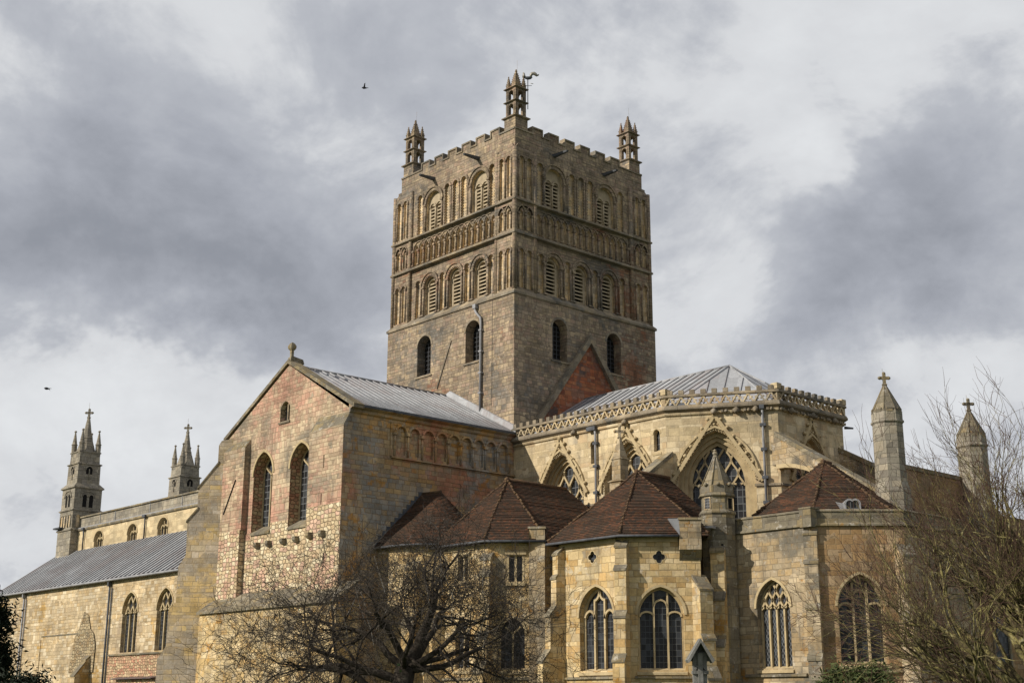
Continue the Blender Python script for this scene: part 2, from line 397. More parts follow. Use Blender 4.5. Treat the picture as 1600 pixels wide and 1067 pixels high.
gg, b = new_mat('bark')
p, u, v, n = wall_uv(gg)
nn = gg.noise(p, 6, 5, .7)[0]
c = gg.ramp(nn, [(.3, (.022, .017, .013)), (.55, (.045, .036, .027)), (.75, (.10, .09, .07))])
gg.put(b.inputs['Base Color'], c); b.inputs['Roughness'].default_value = .95
bump(gg, b, gg.noise(p, 18, 4, .7)[0], .7, .02)
gg, b = new_mat('lichened_bark')
p, u, v, n = wall_uv(gg)
c = gg.ramp(gg.noise(p, 5, 6, .75)[0], [(.34, (.04, .03, .02)), (.47, (.09, .074, .038)), (.57, (.22, .19, .07)), (.72, (.34, .32, .22))])
gg.put(b.inputs['Base Color'], c); b.inputs['Roughness'].default_value = .95
gg, b = new_mat('red_twig')
b.inputs['Base Color'].default_value = (.085, .05, .036, 1); b.inputs['Roughness'].default_value = .9
gg, b = new_mat('pale_twig')
p, u, v, n = wall_uv(gg)
gg.put(b.inputs['Base Color'], gg.ramp(gg.noise(p, 2.5, 4, .7)[0], [(.42, (.028, .023, .018)), (.62, (.06, .05, .04)), (.78, (.26, .25, .23))])); b.inputs['Roughness'].default_value = .85
gg, b = new_mat('shoot_bark')
b.inputs['Base Color'].default_value = (.24, .225, .20, 1); b.inputs['Roughness'].default_value = .8
for nm, c0, c1 in (('yew_leaf', (.004, .007, .004), (.014, .022, .009)), ('shrub_leaf', (.03, .045, .015), (.085, .10, .03)), ('ivy_leaf', (.012, .025, .008), (.05, .075, .022))):
    gg, b = new_mat(nm)
    p, u, v, n = wall_uv(gg)
    gg.put(b.inputs['Base Color'], gg.ramp(gg.noise(p, 3.0, 4, .7)[0], [(.3, c0), (.7, c1)])); b.inputs['Roughness'].default_value = .7
gg, b = new_mat('grass')
p, u, v, n = wall_uv(gg)
gg.put(b.inputs['Base Color'], gg.mix(gg.noise(p, 1.2, 6, .7)[0], (.035, .06, .014), (.085, .11, .03))); b.inputs['Roughness'].default_value = .95
bump(gg, b, gg.noise(p, 25, 4, .7)[0], .6, .04)
gg, b = new_mat('feather')
b.inputs['Base Color'].default_value = (.02, .02, .024, 1); b.inputs['Roughness'].default_value = .6
gg, b = new_mat('grave_stone')
p, u, v, n = wall_uv(gg)
gg.put(b.inputs['Base Color'], gg.ramp(gg.noise(p, 3, 6, .7)[0], [(.3, (.09, .088, .08)), (.6, (.20, .195, .18)), (.75, (.33, .32, .29))])); b.inputs['Roughness'].default_value = .9
bump(gg, b, gg.noise(p, 20, 4, .6)[0], .5, .02)


# ------------------------------------------------------------------ mesh helpers
class FR:
    """upright plane: origin, direction u along the wall, outward normal n"""
    def __init__(s, o, u, n):
        s.o = o; L = math.hypot(*u); s.u = (u[0]/L, u[1]/L); L = math.hypot(*n); s.n = (n[0]/L, n[1]/L)
    def P(s, u, v, d=0.0):
        return (s.o[0]+u*s.u[0]+d*s.n[0], s.o[1]+u*s.u[1]+d*s.n[1], v)


class MB:
    def __init__(s): s.v = []; s.f = []; s.m = []; s.sm = []
    def add(s, pts, faces, mi=0, sm=False):
        k = len(s.v); s.v.extend([tuple(q) for q in pts])
        for q in faces: s.f.append([k+i for i in q]); s.m.append(mi); s.sm.append(sm)
    def poly(s, pts, mi=0): s.add(pts, [list(range(len(pts)))], mi)
    def box(s, a, b_, mi=0):
        x0, y0, z0 = a; x1, y1, z1 = b_
        s.add([(x0, y0, z0), (x1, y0, z0), (x1, y1, z0), (x0, y1, z0), (x0, y0, z1), (x1, y0, z1), (x1, y1, z1), (x0, y1, z1)],
              [(0, 1, 5, 4), (1, 2, 6, 5), (2, 3, 7, 6), (3, 0, 4, 7), (4, 5, 6, 7), (3, 2, 1, 0)], mi)
    def fbox(s, F, u0, u1, v0, v1, d0, d1, mi=0, slope=0.0):
        """box on a wall plane; slope lowers the outer top edge"""
        q = [F.P(u0, v0, d0), F.P(u1, v0, d0), F.P(u1, v0, d1), F.P(u0, v0, d1), F.P(u0, v1, d0), F.P(u1, v1, d0), F.P(u1, v1-slope, d1), F.P(u0, v1-slope, d1)]
        s.add(q, [(0, 1, 5, 4), (1, 2, 6, 5), (2, 3, 7, 6), (3, 0, 4, 7), (4, 5, 6, 7), (3, 2, 1, 0)], mi)
    def facade(s, F, outer, holes=(), mi=0, d=0.0):
        """flat wall with openings; holes: (polygon, depth, back?, reveal material, back material)"""
        loops = [outer]+[h[0] for h in holes]
        flat = [q for L in loops for q in L]
        tri = tessellate_polygon([[Vector((a, b_, 0)) for a, b_ in L] for L in loops])
        s.add([F.P(a, b_, d) for a, b_ in flat], tri, mi)
        for h in holes:
            poly, dep = h[0], h[1]
            n_ = len(poly); rm = h[3] if len(h) > 3 else mi; bm_ = h[4] if len(h) > 4 else mi
            s.add([F.P(a, b_, d) for a, b_ in poly]+[F.P(a, b_, d-dep) for a, b_ in poly], [(i, (i+1) % n_, n_+(i+1) % n_, n_+i) for i in range(n_)], rm)
            if h[2]: s.flat(F, poly, d-dep, bm_)
    def flat(s, F, poly, d, mi=0):
        tri = tessellate_polygon([[Vector((a, b_, 0)) for a, b_ in poly]])
        s.add([F.P(a, b_, d) for a, b_ in poly], tri, mi)
    def ring2(s, F, pa, da, pb, db, mi=0, closed=False):
        n_ = len(pa); m_ = n_ if closed else n_-1
        s.add([F.P(*q, da) for q in pa]+[F.P(*q, db) for q in pb], [(i, (i+1) % n_, n_+(i+1) % n_, n_+i) for i in range(m_)], mi)
    def bar(s, F, path, w, d0, d1, mi=0, closed=False, off=0.0):
        """strip of rectangular section along a path in the wall plane"""
        n_ = len(path)
        if n_ < 2: return
        L, R_ = [], []
        for i in range(n_):
            a = path[(i-1) % n_] if (closed or i) else path[i]
            c_ = path[(i+1) % n_] if (closed or i < n_-1) else path[i]
            b_ = path[i]
            t1 = (b_[0]-a[0], b_[1]-a[1]); t2 = (c_[0]-b_[0], c_[1]-b_[1])
            l1 = math.hypot(*t1) or 1; l2 = math.hypot(*t2) or 1
            if a == b_: t1, l1 = t2, l2
            if c_ == b_: t2, l2 = t1, l1
            na = (-t1[1]/l1, t1[0]/l1); nb = (-t2[1]/l2, t2[0]/l2)
            mx, my = na[0]+nb[0], na[1]+nb[1]; ml = math.hypot(mx, my) or 1
            mx /= ml; my /= ml
            k = 1/max(.45, mx*na[0]+my*na[1])
            L.append((b_[0]+mx*(off+w/2)*k, b_[1]+my*(off+w/2)*k)); R_.append((b_[0]+mx*(off-w/2)*k, b_[1]+my*(off-w/2)*k))
        s.ring2(F, L, d1, R_, d1, mi, closed); s.ring2(F, L, d0, L, d1, mi, closed); s.ring2(F, R_, d0, R_, d1, mi, closed)
        if not closed:
            for i in (0, -1): s.poly([F.P(*L[i], d0), F.P(*L[i], d1), F.P(*R_[i], d1), F.P(*R_[i], d0)], mi)
    def tube(s, pts, rad, n_=6, mi=0, sm=True, cap=True):
        pts = [Vector(q) for q in pts]
        if not isinstance(rad, (list, tuple)): rad = [rad]*len(pts)
        k = len(s.v); ref = None
        for i, q in enumerate(pts):
            t = (pts[min(i+1, len(pts)-1)]-pts[max(i-1, 0)]).normalized()
            if ref is None: ref = Vector((1, 0, 0)) if abs(t.z) > .9 else Vector((0, 0, 1))
            a = (ref-t*ref.dot(t)).normalized(); b_ = t.cross(a); ref = a
            for j in range(n_):
                an = 2*PI*j/n_
                s.v.append(tuple(q+(a*math.cos(an)+b_*math.sin(an))*rad[i]))
        for i in range(len(pts)-1):
            for j in range(n_):
                s.f.append([k+i*n_+j, k+i*n_+(j+1) % n_, k+(i+1)*n_+(j+1) % n_, k+(i+1)*n_+j]); s.m.append(mi); s.sm.append(sm)
        if cap:
            e = k+(len(pts)-1)*n_
            s.f.append([k+j for j in range(n_)][::-1]); s.m.append(mi); s.sm.append(False)
            s.f.append([e+j for j in range(n_)]); s.m.append(mi); s.sm.append(False)
    def lathe(s, cx, cy, prof, n_=8, mi=0, rot=None, sm=False):
        """rings of n_ points: prof = [(radius, z)...]"""
        rot = PI/n_ if rot is None else rot
        k = len(s.v)
        for r_, z in prof:
            for j in range(n_):
                a = rot+2*PI*j/n_; s.v.append((cx+r_*math.cos(a), cy+r_*math.sin(a), z))
        for i in range(len(prof)-1):
            for j in range(n_):
                s.f.append([k+i*n_+j, k+i*n_+(j+1) % n_, k+(i+1)*n_+(j+1) % n_, k+(i+1)*n_+j]); s.m.append(mi); s.sm.append(sm)
        for i in (0, len(prof)-1): s.f.append([k+i*n_+j for j in range(n_)]); s.m.append(mi); s.sm.append(False)
    def sq(s, cx, cy, prof, mi=0):
        s.lathe(cx, cy, [(h*math.sqrt(2), z) for h, z in prof], 4, mi, PI/4)
    def prism(s, pts, dvec, mi=0):
        n_ = len(pts); dv = Vector(dvec)
        s.add([tuple(q) for q in pts]+[tuple(Vector(q)+dv) for q in pts],
              [list(range(n_))[::-1], [n_+i for i in range(n_)]]+[(i, (i+1) % n_, n_+(i+1) % n_, n_+i) for i in range(n_)], mi)
    def blob(s, c_, r_, mi=0, rz=1.0):
        x, y, z = c_
        q = [(x, y, z+r_*rz), (x, y, z-r_*rz)]
        for k in range(5):
            a = 2*PI*k/5; q.append((x+r_*.9*math.cos(a), y+r_*.9*math.sin(a), z+r_*.35*rz))
        for k in range(5):
            a = 2*PI*(k+.5)/5; q.append((x+r_*.9*math.cos(a), y+r_*.9*math.sin(a), z-r_*.35*rz))
        f = []
        for k in range(5):
            f += [(0, 2+k, 2+(k+1) % 5), (2+k, 7+k, 2+(k+1) % 5), (7+k, 7+(k+1) % 5, 2+(k+1) % 5), (1, 7+(k+1) % 5, 7+k)]
        s.add(q, f, mi, True)
    def build(s, name, mats, parent=None, label=None):
        me = bpy.data.meshes.new(name)
        me.from_pydata(s.v, [], s.f)
        for q in (mats if isinstance(mats, (list, tuple)) else [mats]): me.materials.append(M[q])
        me.polygons.foreach_set('material_index', s.m)
        me.polygons.foreach_set('use_smooth', s.sm)
        me.update()
        o = bpy.data.objects.new(name, me); COL.objects.link(o)
        if parent: o.parent = parent
        if label: o['label'] = label
        return o


def thing(name, label, cat, loc=(0, 0, 0), group=None):
    o = bpy.data.objects.new(name, None); COL.objects.link(o)
    o.location = loc; o.empty_display_size = .5
    o['label'] = label; o['category'] = cat
    if group: o['group'] = group
    return o


def rect(u0, u1, v0, v1): return [(u0, v0), (u1, v0), (u1, v1), (u0, v1)]


def head(cx, h, spring, rise, n_=8, ins=0.0):
    """arch curve from the left springing over to the right; rise==h gives a round arch; ins shrinks it concentrically"""
    R = (h*h+rise*rise)/(2*h); o = []
    r_ = R-ins
    cl = cx-h+R                      # centre of the left arc
    top = math.sqrt(max(1e-6, r_*r_-(cl-cx)**2))
    a1 = PI; a0 = math.atan2(top, cx-cl)
    for i in range(n_+1):
        a = a1+(a0-a1)*i/n_; o.append((cl+r_*math.cos(a), spring+r_*math.sin(a)))
    return o+[(2*cx-q[0], q[1]) for q in o[-2::-1]]


def arch(cx, h, sill, spring, rise, n_=8, ins=0.0):
    hd = head(cx, h, spring, rise, n_, ins)
    return [(cx-h+ins, sill)]+hd+[(cx+h-ins, sill)]


def inside(q, poly):
    x, y = q; c_ = False; n_ = len(poly)
    for i in range(n_):
        x1, y1 = poly[i]; x2, y2 = poly[(i+1) % n_]
        if (y1 > y) != (y2 > y) and x < (x2-x1)*(y-y1)/(y2-y1)+x1: c_ = not c_
    return c_


def clip(path, poly):
    runs = []; cur = []
    for q in path:
        if inside(q, poly): cur.append(q)
        else:
            if len(cur) > 1: runs.append(cur)
            cur = []
    if len(cur) > 1: runs.append(cur)
    return runs


def scurve(p0, p1, n_=10):
    o = []
    for i in range(n_+1):
        t = i/n_; q = t*t*(3-2*t); o.append((p0[0]+(p1[0]-p0[0])*q, p0[1]+(p1[1]-p0[1])*t))
    return o


def tracery(kind, cx, h, sill, spring, rise, lights):
    """bar paths of a window's mullions and tracery"""
    o = []; s = 2*h/lights; top = spring+rise
    mu = [cx-h+s*i for i in range(1, lights)]
    if kind == 'net':                                     # reticulated, ogee meshes
        z0 = spring-s*.2; rh = s*1.05
        for m_ in mu: o.append([(m_, sill), (m_, z0)])
        j = 0
        while z0+j*rh < top:
            base = [cx-h+s*(i+(.5 if j % 2 else 0)) for i in range(-1, lights+2)]
            for b_ in base:
                for sg in (-1, 1): o.append(scurve((b_, z0+j*rh), (b_+sg*s/2, z0+(j+1)*rh)))
            j += 1
        for i in range(lights):                           # cusps of the light heads
            c_ = cx-h+s*(i+.5)
            for sg in (-1, 1): o.append([(c_+sg*s*.40, z0+s*.30), (c_+sg*s*.16, z0+s*.22)])
    elif kind == 'three':
        hi = spring+rise*.62
        for sg in (-1, 1):
            m_ = cx+sg*s/2
            o.append([(m_, sill), (m_, hi)]+[(m_-sg*s*.5*math.sin(t*PI/2), hi+(top-hi)*(1-math.cos(t*PI/2))*1.0) for t in (.2, .4, .6, .8, 1)])
            c_ = cx+sg*s
            o.append(head(c_, s/2, spring-s*.15, s*.62, 6))
    elif kind == 'round_three':
        for sg in (-1, 1):
            m_ = cx+sg*s/2
            o.append([(m_, sill), (m_, top)])
            o.append([(cx+sg*(s*.5+s*(.5-.5*math.cos(t*PI))), spring-.1*s+s*.35*math.sin(t*PI)) for t in [i/8 for i in range(9)]])
        o.append(head(cx, s/2, spring+.3*rise, s*.55, 6))
    elif kind == 'fork':
        o.append([(cx, sill), (cx, spring)])
        for sg in (-1, 1): o.append(scurve((cx, spring), (cx+sg*h*.62, spring+rise*.5)))
    elif kind == 'plain':
        for m_ in mu: o.append([(m_, sill), (m_, top)])
    elif kind == 'lancets':
        for m_ in mu: o.append([(m_, sill), (m_, spring+.25*rise)])
        for i in range(lights): o.append(head(cx-h+s*(i+.5), s/2, spring-.1*s, s*.7, 6))
        for i in range(1, lights): o.append([(cx-h+s*i, spring+.25*rise), (cx-h+s*i, top)])
    return o


def gothic(parent, F, cx, h, sill, spring, rise, orders, bars, lights, glassm, bw=.11, name='window', hood=.0, sillp=.0, gable=None,
           stone='trim_stone', d0=0.0, hoodw=.14, label=None):
    """window in one mesh: stepped jambs, tracery, glass. orders = [(inset, depth)...], last one carries the glass.
    Returns the hole for the wall."""
    mb = MB(); n_ = 8
    prev_ins, prev_d = 0.0, -orders[0][1]
    for k, (ins, dep) in enumerate(orders):
        if k:
            a = arch(cx, h, sill, spring, rise, n_, prev_ins); b_ = arch(cx, h, sill, spring, rise, n_, ins)
            mb.ring2(F, a, d0+prev_d, b_, d0+prev_d, 0)
            mb.ring2(F, b_, d0+prev_d, b_, d0-dep, 0)
            prev_d = -dep; prev_ins = ins
    ins, dep = orders[-1]
    op = arch(cx, h, sill, spring, rise, n_, ins)
    mb.flat(F, op, d0-dep+.02, 1)
    hh = h-ins; top = max(q[1] for q in op); rs = top-spring
    for pth in tracery(bars, cx, hh, sill, spring, rs, lights):
        fine = []
        for a, b_ in zip(pth[:-1], pth[1:]):
            L = max(1, int(math.hypot(b_[0]-a[0], b_[1]-a[1])/.08))
            fine += [(a[0]+(b_[0]-a[0])*i/L, a[1]+(b_[1]-a[1])*i/L) for i in range(L)]
        fine.append(pth[-1])
        fine[0] = (fine[0][0], fine[0][1]+.01)
        for run in clip(fine, op):
            # thin straight runs back to their ends
            z = [run[0]]+[run[i] for i in range(1, len(run)-1) if abs((run[i][0]-run[i-1][0])*(run[i+1][1]-run[i][1])-(run[i][1]-run[i-1][1])*(run[i+1][0]-run[i][0])) > 1e-5]+[run[-1]]
            mb.bar(F, z, bw, d0-dep+.02, d0-dep+.17, 0)
    if hood:
        hd = head(cx, h, spring, rise, n_)
        mb.bar(F, hd, hoodw, d0-.02, d0+hood, 0, off=hoodw/2+.02)
    if sillp:
        mb.fbox(F, cx-h-.1, cx+h+.1, sill-.22, sill+.12, d0-dep, d0+sillp, 0, slope=.22)
    if gable:
        gz, gb, gh = gable                                  # apex height, foot height, half width
        for sg in (-1, 1):
            path = [(cx+sg*gh, gb), (cx, gz)]
            mb.bar(F, path, .2, d0-.02, d0+.16, 0)
            L = math.hypot(gh, gz-gb); k = int(L/.62)
            for i in range(1, k+1):
                t = i/(k+.6); uu = cx+sg*gh*(1-t)+sg*.17; vv = gb+(gz-gb)*t+.07
                mb.blob(F.P(uu, vv, d0+.1), .13, 0)
            for i in range(int(L/.23)):                     # ballflowers in the hollow
                t = (i+.5)/int(L/.23); mb.blob(F.P(cx+sg*gh*(1-t)-sg*.12, gb+(gz-gb)*t-.05, d0+.12), .045, 0)
        hd = head(cx, h, spring, rise, n_)
        mb.bar(F, hd, .12, d0-.02, d0+.14, 0, off=.2)
        L = len(hd)
        for i in range(L-1):
            for t in (.15, .5, .85):
                mb.blob(F.P(hd[i][0]+(hd[i+1][0]-hd[i][0])*t, hd[i][1]+(hd[i+1][1]-hd[i][1])*t+.06, d0+.06), .045, 0)
        for k in range(4): mb.blob(F.P(cx+random.uniform(-.2, .2), spring+rise+.25+.12*k, d0+.05), .1, 0)
        mb.blob(F.P(cx, gz+.12, d0+.1), .17, 0, 1.3)
    o = mb.build(name, [stone, glassm], parent, label)
    return (arch(cx, h, sill, spring, rise, n_), orders[0][1], False)


def buttress(mb, x, y, dr, width, stages, mi=0, cap=None):
    """stepped buttress: stages [(z_top, projection)...] from the top down, each with a sloped weathering"""
    L = math.hypot(*dr); dx, dy = dr[0]/L, dr[1]/L; tx, ty = -dy, dx
    prof = [(-.3, stages[0][0]+stages[0][1]*.9)]
    for i, (z, pr) in enumerate(stages):
        if i: prof.append((stages[i-1][1], z+(pr-stages[i-1][1])*1.3))
        prof.append((pr, z))
    prof += [(stages[-1][1], 0), (-.3, 0)]
    pts = [(x+dx*a-tx*width/2, y+dy*a-ty*width/2, z) for a, z in prof]
    mb.prism(pts, (tx*width, ty*width, 0), mi)
    if cap is not None:                                     # dark projecting drip stones on the weatherings
        for i, (z, pr) in enumerate(stages):
            p0 = stages[i-1][1] if i else -.05
            z0 = z+(pr-p0)*(1.3 if i else .9)
            q = [(p0, z0+.07), (pr+.05, z+.02), (pr+.05, z-.09), (p0, z0-.05)]
            mb.prism([(x+dx*a-tx*(width/2+.04), y+dy*a-ty*(width/2+.04), zz) for a, zz in q], (tx*(width+.08), ty*(width+.08), 0), cap)


def cross(mb, x, y, z, s, F, mi=0):
    """stone cross finial in plane F's direction"""
    u = F.u
    def bx(u0, u1, v0, v1, t=.5):
        q = FR((x, y), u, F.n); mb.fbox(q, u0*s, u1*s, z+v0*s, z+v1*s, -.11*s*2*t, .11*s*2*t, mi)
    bx(-.12, .12, 0, 1.0); bx(-.4, .4, .48, .72); bx(-.2, .2, -.05, .08)
    for a, b_ in ((0, 1.0), (-.4, .6), (.4, .6)): mb.blob((x+u[0]*a*s, y+u[1]*a*s, z+b_*s), .17*s, mi)


rng = random.Random(7)
random.seed(7)
SOUTH = lambda y, x=0: FR((x, y), (1, 0), (0, -1))
EAST = lambda x, y=0: FR((x, y), (0, 1), (1, 0))
r2 = math.sqrt(.5)

# ------------------------------------------------------------------ ground
mb = MB()
mb.add([(-4000, -4000, 0), (4000, -4000, 0), (4000, 4000, 0), (-4000, 4000, 0)], [(0, 1, 2, 3)])
o = mb.build('ground', 'grass'); o['kind'] = 'structure'

CH = thing('abbey_church', 'great buff stone abbey church with a square central tower, transept, nave and tiled chapels', 'church')

# ------------------------------------------------------------------ central tower
TW = 14.0
FS = FR((0, 0), (-1, 0), (0, -1))         # south face, s runs west from the near corner
FE = FR((0, 0), (0, 1), (1, 0))           # east face, s runs north from the near corner
tw = MB()
WINS = [[(4.25, .76), (9.62, .78)], [(4.22, .70), (9.58, .73)]]
IN = .36                                   # belfry wall set back
CL = .20                                   # clasping buttresses
LOWW = [3.9, 6.67, 9.45]; TOPW = [4.05, 9.25]
tower = None
louvres = []; twins = []
for fi, F in enumerate((FS, FE)):
    holes = [(arch(c_, h, 24.45, 27.36-h, h), .75, False) for c_, h in WINS[fi]]
    tw.facade(F, rect(0, TW, 0, 28.6), holes, 0)
    # belfry wall with its arcades
    H = []
    for c_ in LOWW:
        H.append((arch(c_, .66, 29.05, 31.2, .66), .28, False, 1, 1))
    for c_ in (2.75, 5.3, 8.05, 10.85): H.append((arch(c_, .26, 29.0, 31.55, .26), .14, True, 1, 1))
    for c_ in TOPW: H.append((arch(c_, .86, 35.45, 37.6, .86), .26, False, 1, 1))
    for c_ in (2.68, 5.78, 6.72, 7.66, 10.82): H.append((arch(c_, .27, 35.5, 38.3, .27), .12, True, 1, 1))
    n_ = 15; u0, u1 = 2.3, 11.55; pt = (u1-u0)/n_
    for i in range(n_):
        c_ = u0+pt*(i+.5); H.append((arch(c_, pt*.35, 33.12, 34.35, pt*.66, 5), .2, True, 1, 1))
    tw.facade(F, rect(IN, TW-IN, 28.6, 39.5), H, 0, -IN)
    # shafts, capitals and arch rings
    def shaft(c_, z0, z1, r_=.07, d=-IN+.05):
        tw.tube([F.P(c_, z0, d), F.P(c_, z1, d)], r_, 6, 0)
        tw.fbox(F, c_-r_*1.5, c_+r_*1.5, z1-.02, z1+.14, -IN-.02, d+r_*1.5, 0)
        tw.fbox(F, c_-r_*1.5, c_+r_*1.5, z0-.02, z0+.10, -IN-.02, d+r_*1.5, 0)
    for c_ in LOWW:
        for sg in (-1, 1): shaft(c_+sg*.78, 29.0, 31.1, .09); shaft(c_+sg*.70, 29.0, 31.1, .06, -IN-.08)
        tw.bar(F, head(c_, .66, 31.2, .66), .26, -IN-.02, -IN+.12, 0, off=.13)
        tw.bar(F, head(c_, .66, 31.2, .66), .10, -IN-.02, -IN+.20, 0, off=.32)
        for k in range(13):
            a = PI*(k+.5)/13; tw.blob(F.P(c_-.72*math.cos(a), 31.2+.72*math.sin(a), -IN+.12), .07, 0)
    for c_ in (2.75, 5.3, 8.05, 10.85):
        for sg in (-1, 1): shaft(c_+sg*.31, 29.0, 31.45)
        tw.bar(F, head(c_, .26, 31.55, .26), .16, -IN-.02, -IN+.11, 0, off=.10)
        for k in range(7):
            a = PI*(k+.5)/7; tw.blob(F.P(c_-.32*math.cos(a), 31.55+.32*math.sin(a), -IN+.1), .055, 0)
    for c_ in TOPW:
        for sg in (-1, 1): shaft(c_+sg*.98, 35.45, 37.5, .085)
        tw.bar(F, head(c_, .86, 37.6, .86), .22, -IN-.02, -IN+.12, 0, off=.12)
        tw.bar(F, head(c_, .86, 37.6, .86), .09, -IN-.02, -IN+.2, 0, off=.29)
        for k in range(17):
            a = PI*(k+.5)/17; tw.blob(F.P(c_-.93*math.cos(a), 37.6+.93*math.sin(a), -IN+.1), .06, 0)
    for c_ in (2.68, 5.78, 6.72, 7.66, 10.82):
        tw.bar(F, head(c_, .27, 38.3, .27), .17, -IN-.02, -IN+.11, 0, off=.09)
        for sg in (-1, 1):
            tw.fbox(F, c_+sg*.36-.06, c_+sg*.36+.06, 35.5, 38.3, -IN-.02, -IN+.07, 0)
            for k in range(13): tw.blob(F.P(c_+sg*.26, 35.65+k*.21, -IN+.03), .06, 0)
    for i in range(n_+1): shaft(u0+pt*i, 33.12, 34.2, .075)
    for i in range(n_-1):                                   # interlaced round arches
        tw.bar(F, head(u0+pt*(i+1), pt, 34.36, pt*.98, 8), .06, -IN-.02, -IN+(.08 if i % 2 else .06), 0)
    # clasping buttresses with paired blind arches, tier by tier
    for a, b_ in ((CL, 2.12), (TW-2.12, TW-CL)):
        m_ = (a+b_)/2
        hh = []
        for sg in (-1, 1):
            c_ = m_+sg*.37
            hh += [(arch(c_, .2, 29.0, 31.55, .2, 6), .13, True, 1, 1), (arch(c_, .19, 33.2, 34.3, .3, 6), .13, True, 1, 1), (arch(c_, .2, 35.55, 38.3, .2, 6), .13, True, 1, 1)]
            tw.bar(F, head(c_, .2, 31.55, .2, 6), .14, -CL-.02, -CL+.08, 0, off=.1)
            tw.bar(F, head(c_, .2, 38.3, .2, 6), .13, -CL-.02, -CL+.08, 0, off=.1)
            tw.bar(F, head(m_, .62, 34.32, .55, 6), .07, -CL-.02, -CL+.06, 0)
            tw.bar(F, head(m_+sg*.37, .37, 34.32, .6, 6), .07, -CL-.02, -CL+.08, 0)
            for k in range(5):
                an = PI*(k+.5)/5; tw.blob(F.P(c_-.23*math.cos(an), 31.55+.23*math.sin(an), -CL+.05), .05, 0)
        for z0, z1 in ((29.0, 31.4), (33.2, 34.2), (35.55, 38.2)):
            for q in (m_-.62, m_, m_+.62):
                tw.tube([F.P(q, z0, -CL+.03), F.P(q, z1, -CL+.03)], .07, 6, 0); tw.fbox(F, q-.1, q+.1, z1, z1+.14, -CL-.02, -CL+.12, 0)
        tw.facade(F, rect(a, b_, 28.6, 39.0), hh, 0, -CL)
        e = b_ if a < 3 else a
        tw.poly([F.P(e, 28.6, -CL), F.P(e, 28.6, -IN-.05), F.P(e, 39.0, -IN-.05), F.P(e, 39.0, -CL)], 0)
        tw.poly([F.P(a, 39.0, -CL), F.P(b_, 39.0, -CL), F.P(b_, 39.45, -.52), F.P(a, 39.45, -.52)], 0)
        tw.tube([F.P(e, 28.7, -IN+.07), F.P(e, 39.2, -IN+.07)], .17, 8, 0)
    # back panels' louvre openings are windows of their own
    for c_ in LOWW: louvres.append((F, c_, 'low'))
    for c_ in TOPW: louvres.append((F, c_, 'top'))
for c_ in ((0, 0), (-TW, 0), (0, TW)):
    x = -CL-.02 if c_[0] == 0 else -TW+CL+.02; y = CL+.02 if c_[1] == 0 else TW-CL-.02
    tw.tube([(x, y, 28.7), (x, y, 39.1)], .17, 8, 0)
# far faces
tw.add([(-TW, 0, 0), (-TW, TW, 0), (0, TW, 0), (-TW, 0, 28.6), (-TW, TW, 28.6), (0, TW, 28.6)], [(0, 1, 4, 3), (1, 2, 5, 4)], 0)
tw.add([(-TW+CL, CL, 28.6), (-TW+CL, TW-CL, 28.6), (-CL, TW-CL, 28.6), (-TW+CL, CL, 39.0), (-TW+CL, TW-CL, 39.0), (-CL, TW-CL, 39.0)], [(0, 1, 4, 3), (1, 2, 5, 4)], 0)
tower = tw.build('central_tower', ['tower_stone', 'tower_panel_stone'], CH)


def sq_ring(mb, prof, mi=0):
    """closed profile [(inset, z)] swept round the four sides of the tower"""
    cs = [(0, 0, -1, 1), (-TW, 0, 1, 1), (-TW, TW, 1, -1), (0, TW, -1, -1)]
    n_ = len(prof); pts = []
    for x, y, sx, sy in cs:
        for i, z in prof: pts.append((x+sx*i, y+sy*i, z))
    mb.add(pts, [(k*n_+j, k*n_+(j+1) % n_, ((k+1) % 4)*n_+(j+1) % n_, ((k+1) % 4)*n_+j) for k in range(4) for j in range(n_)], mi)


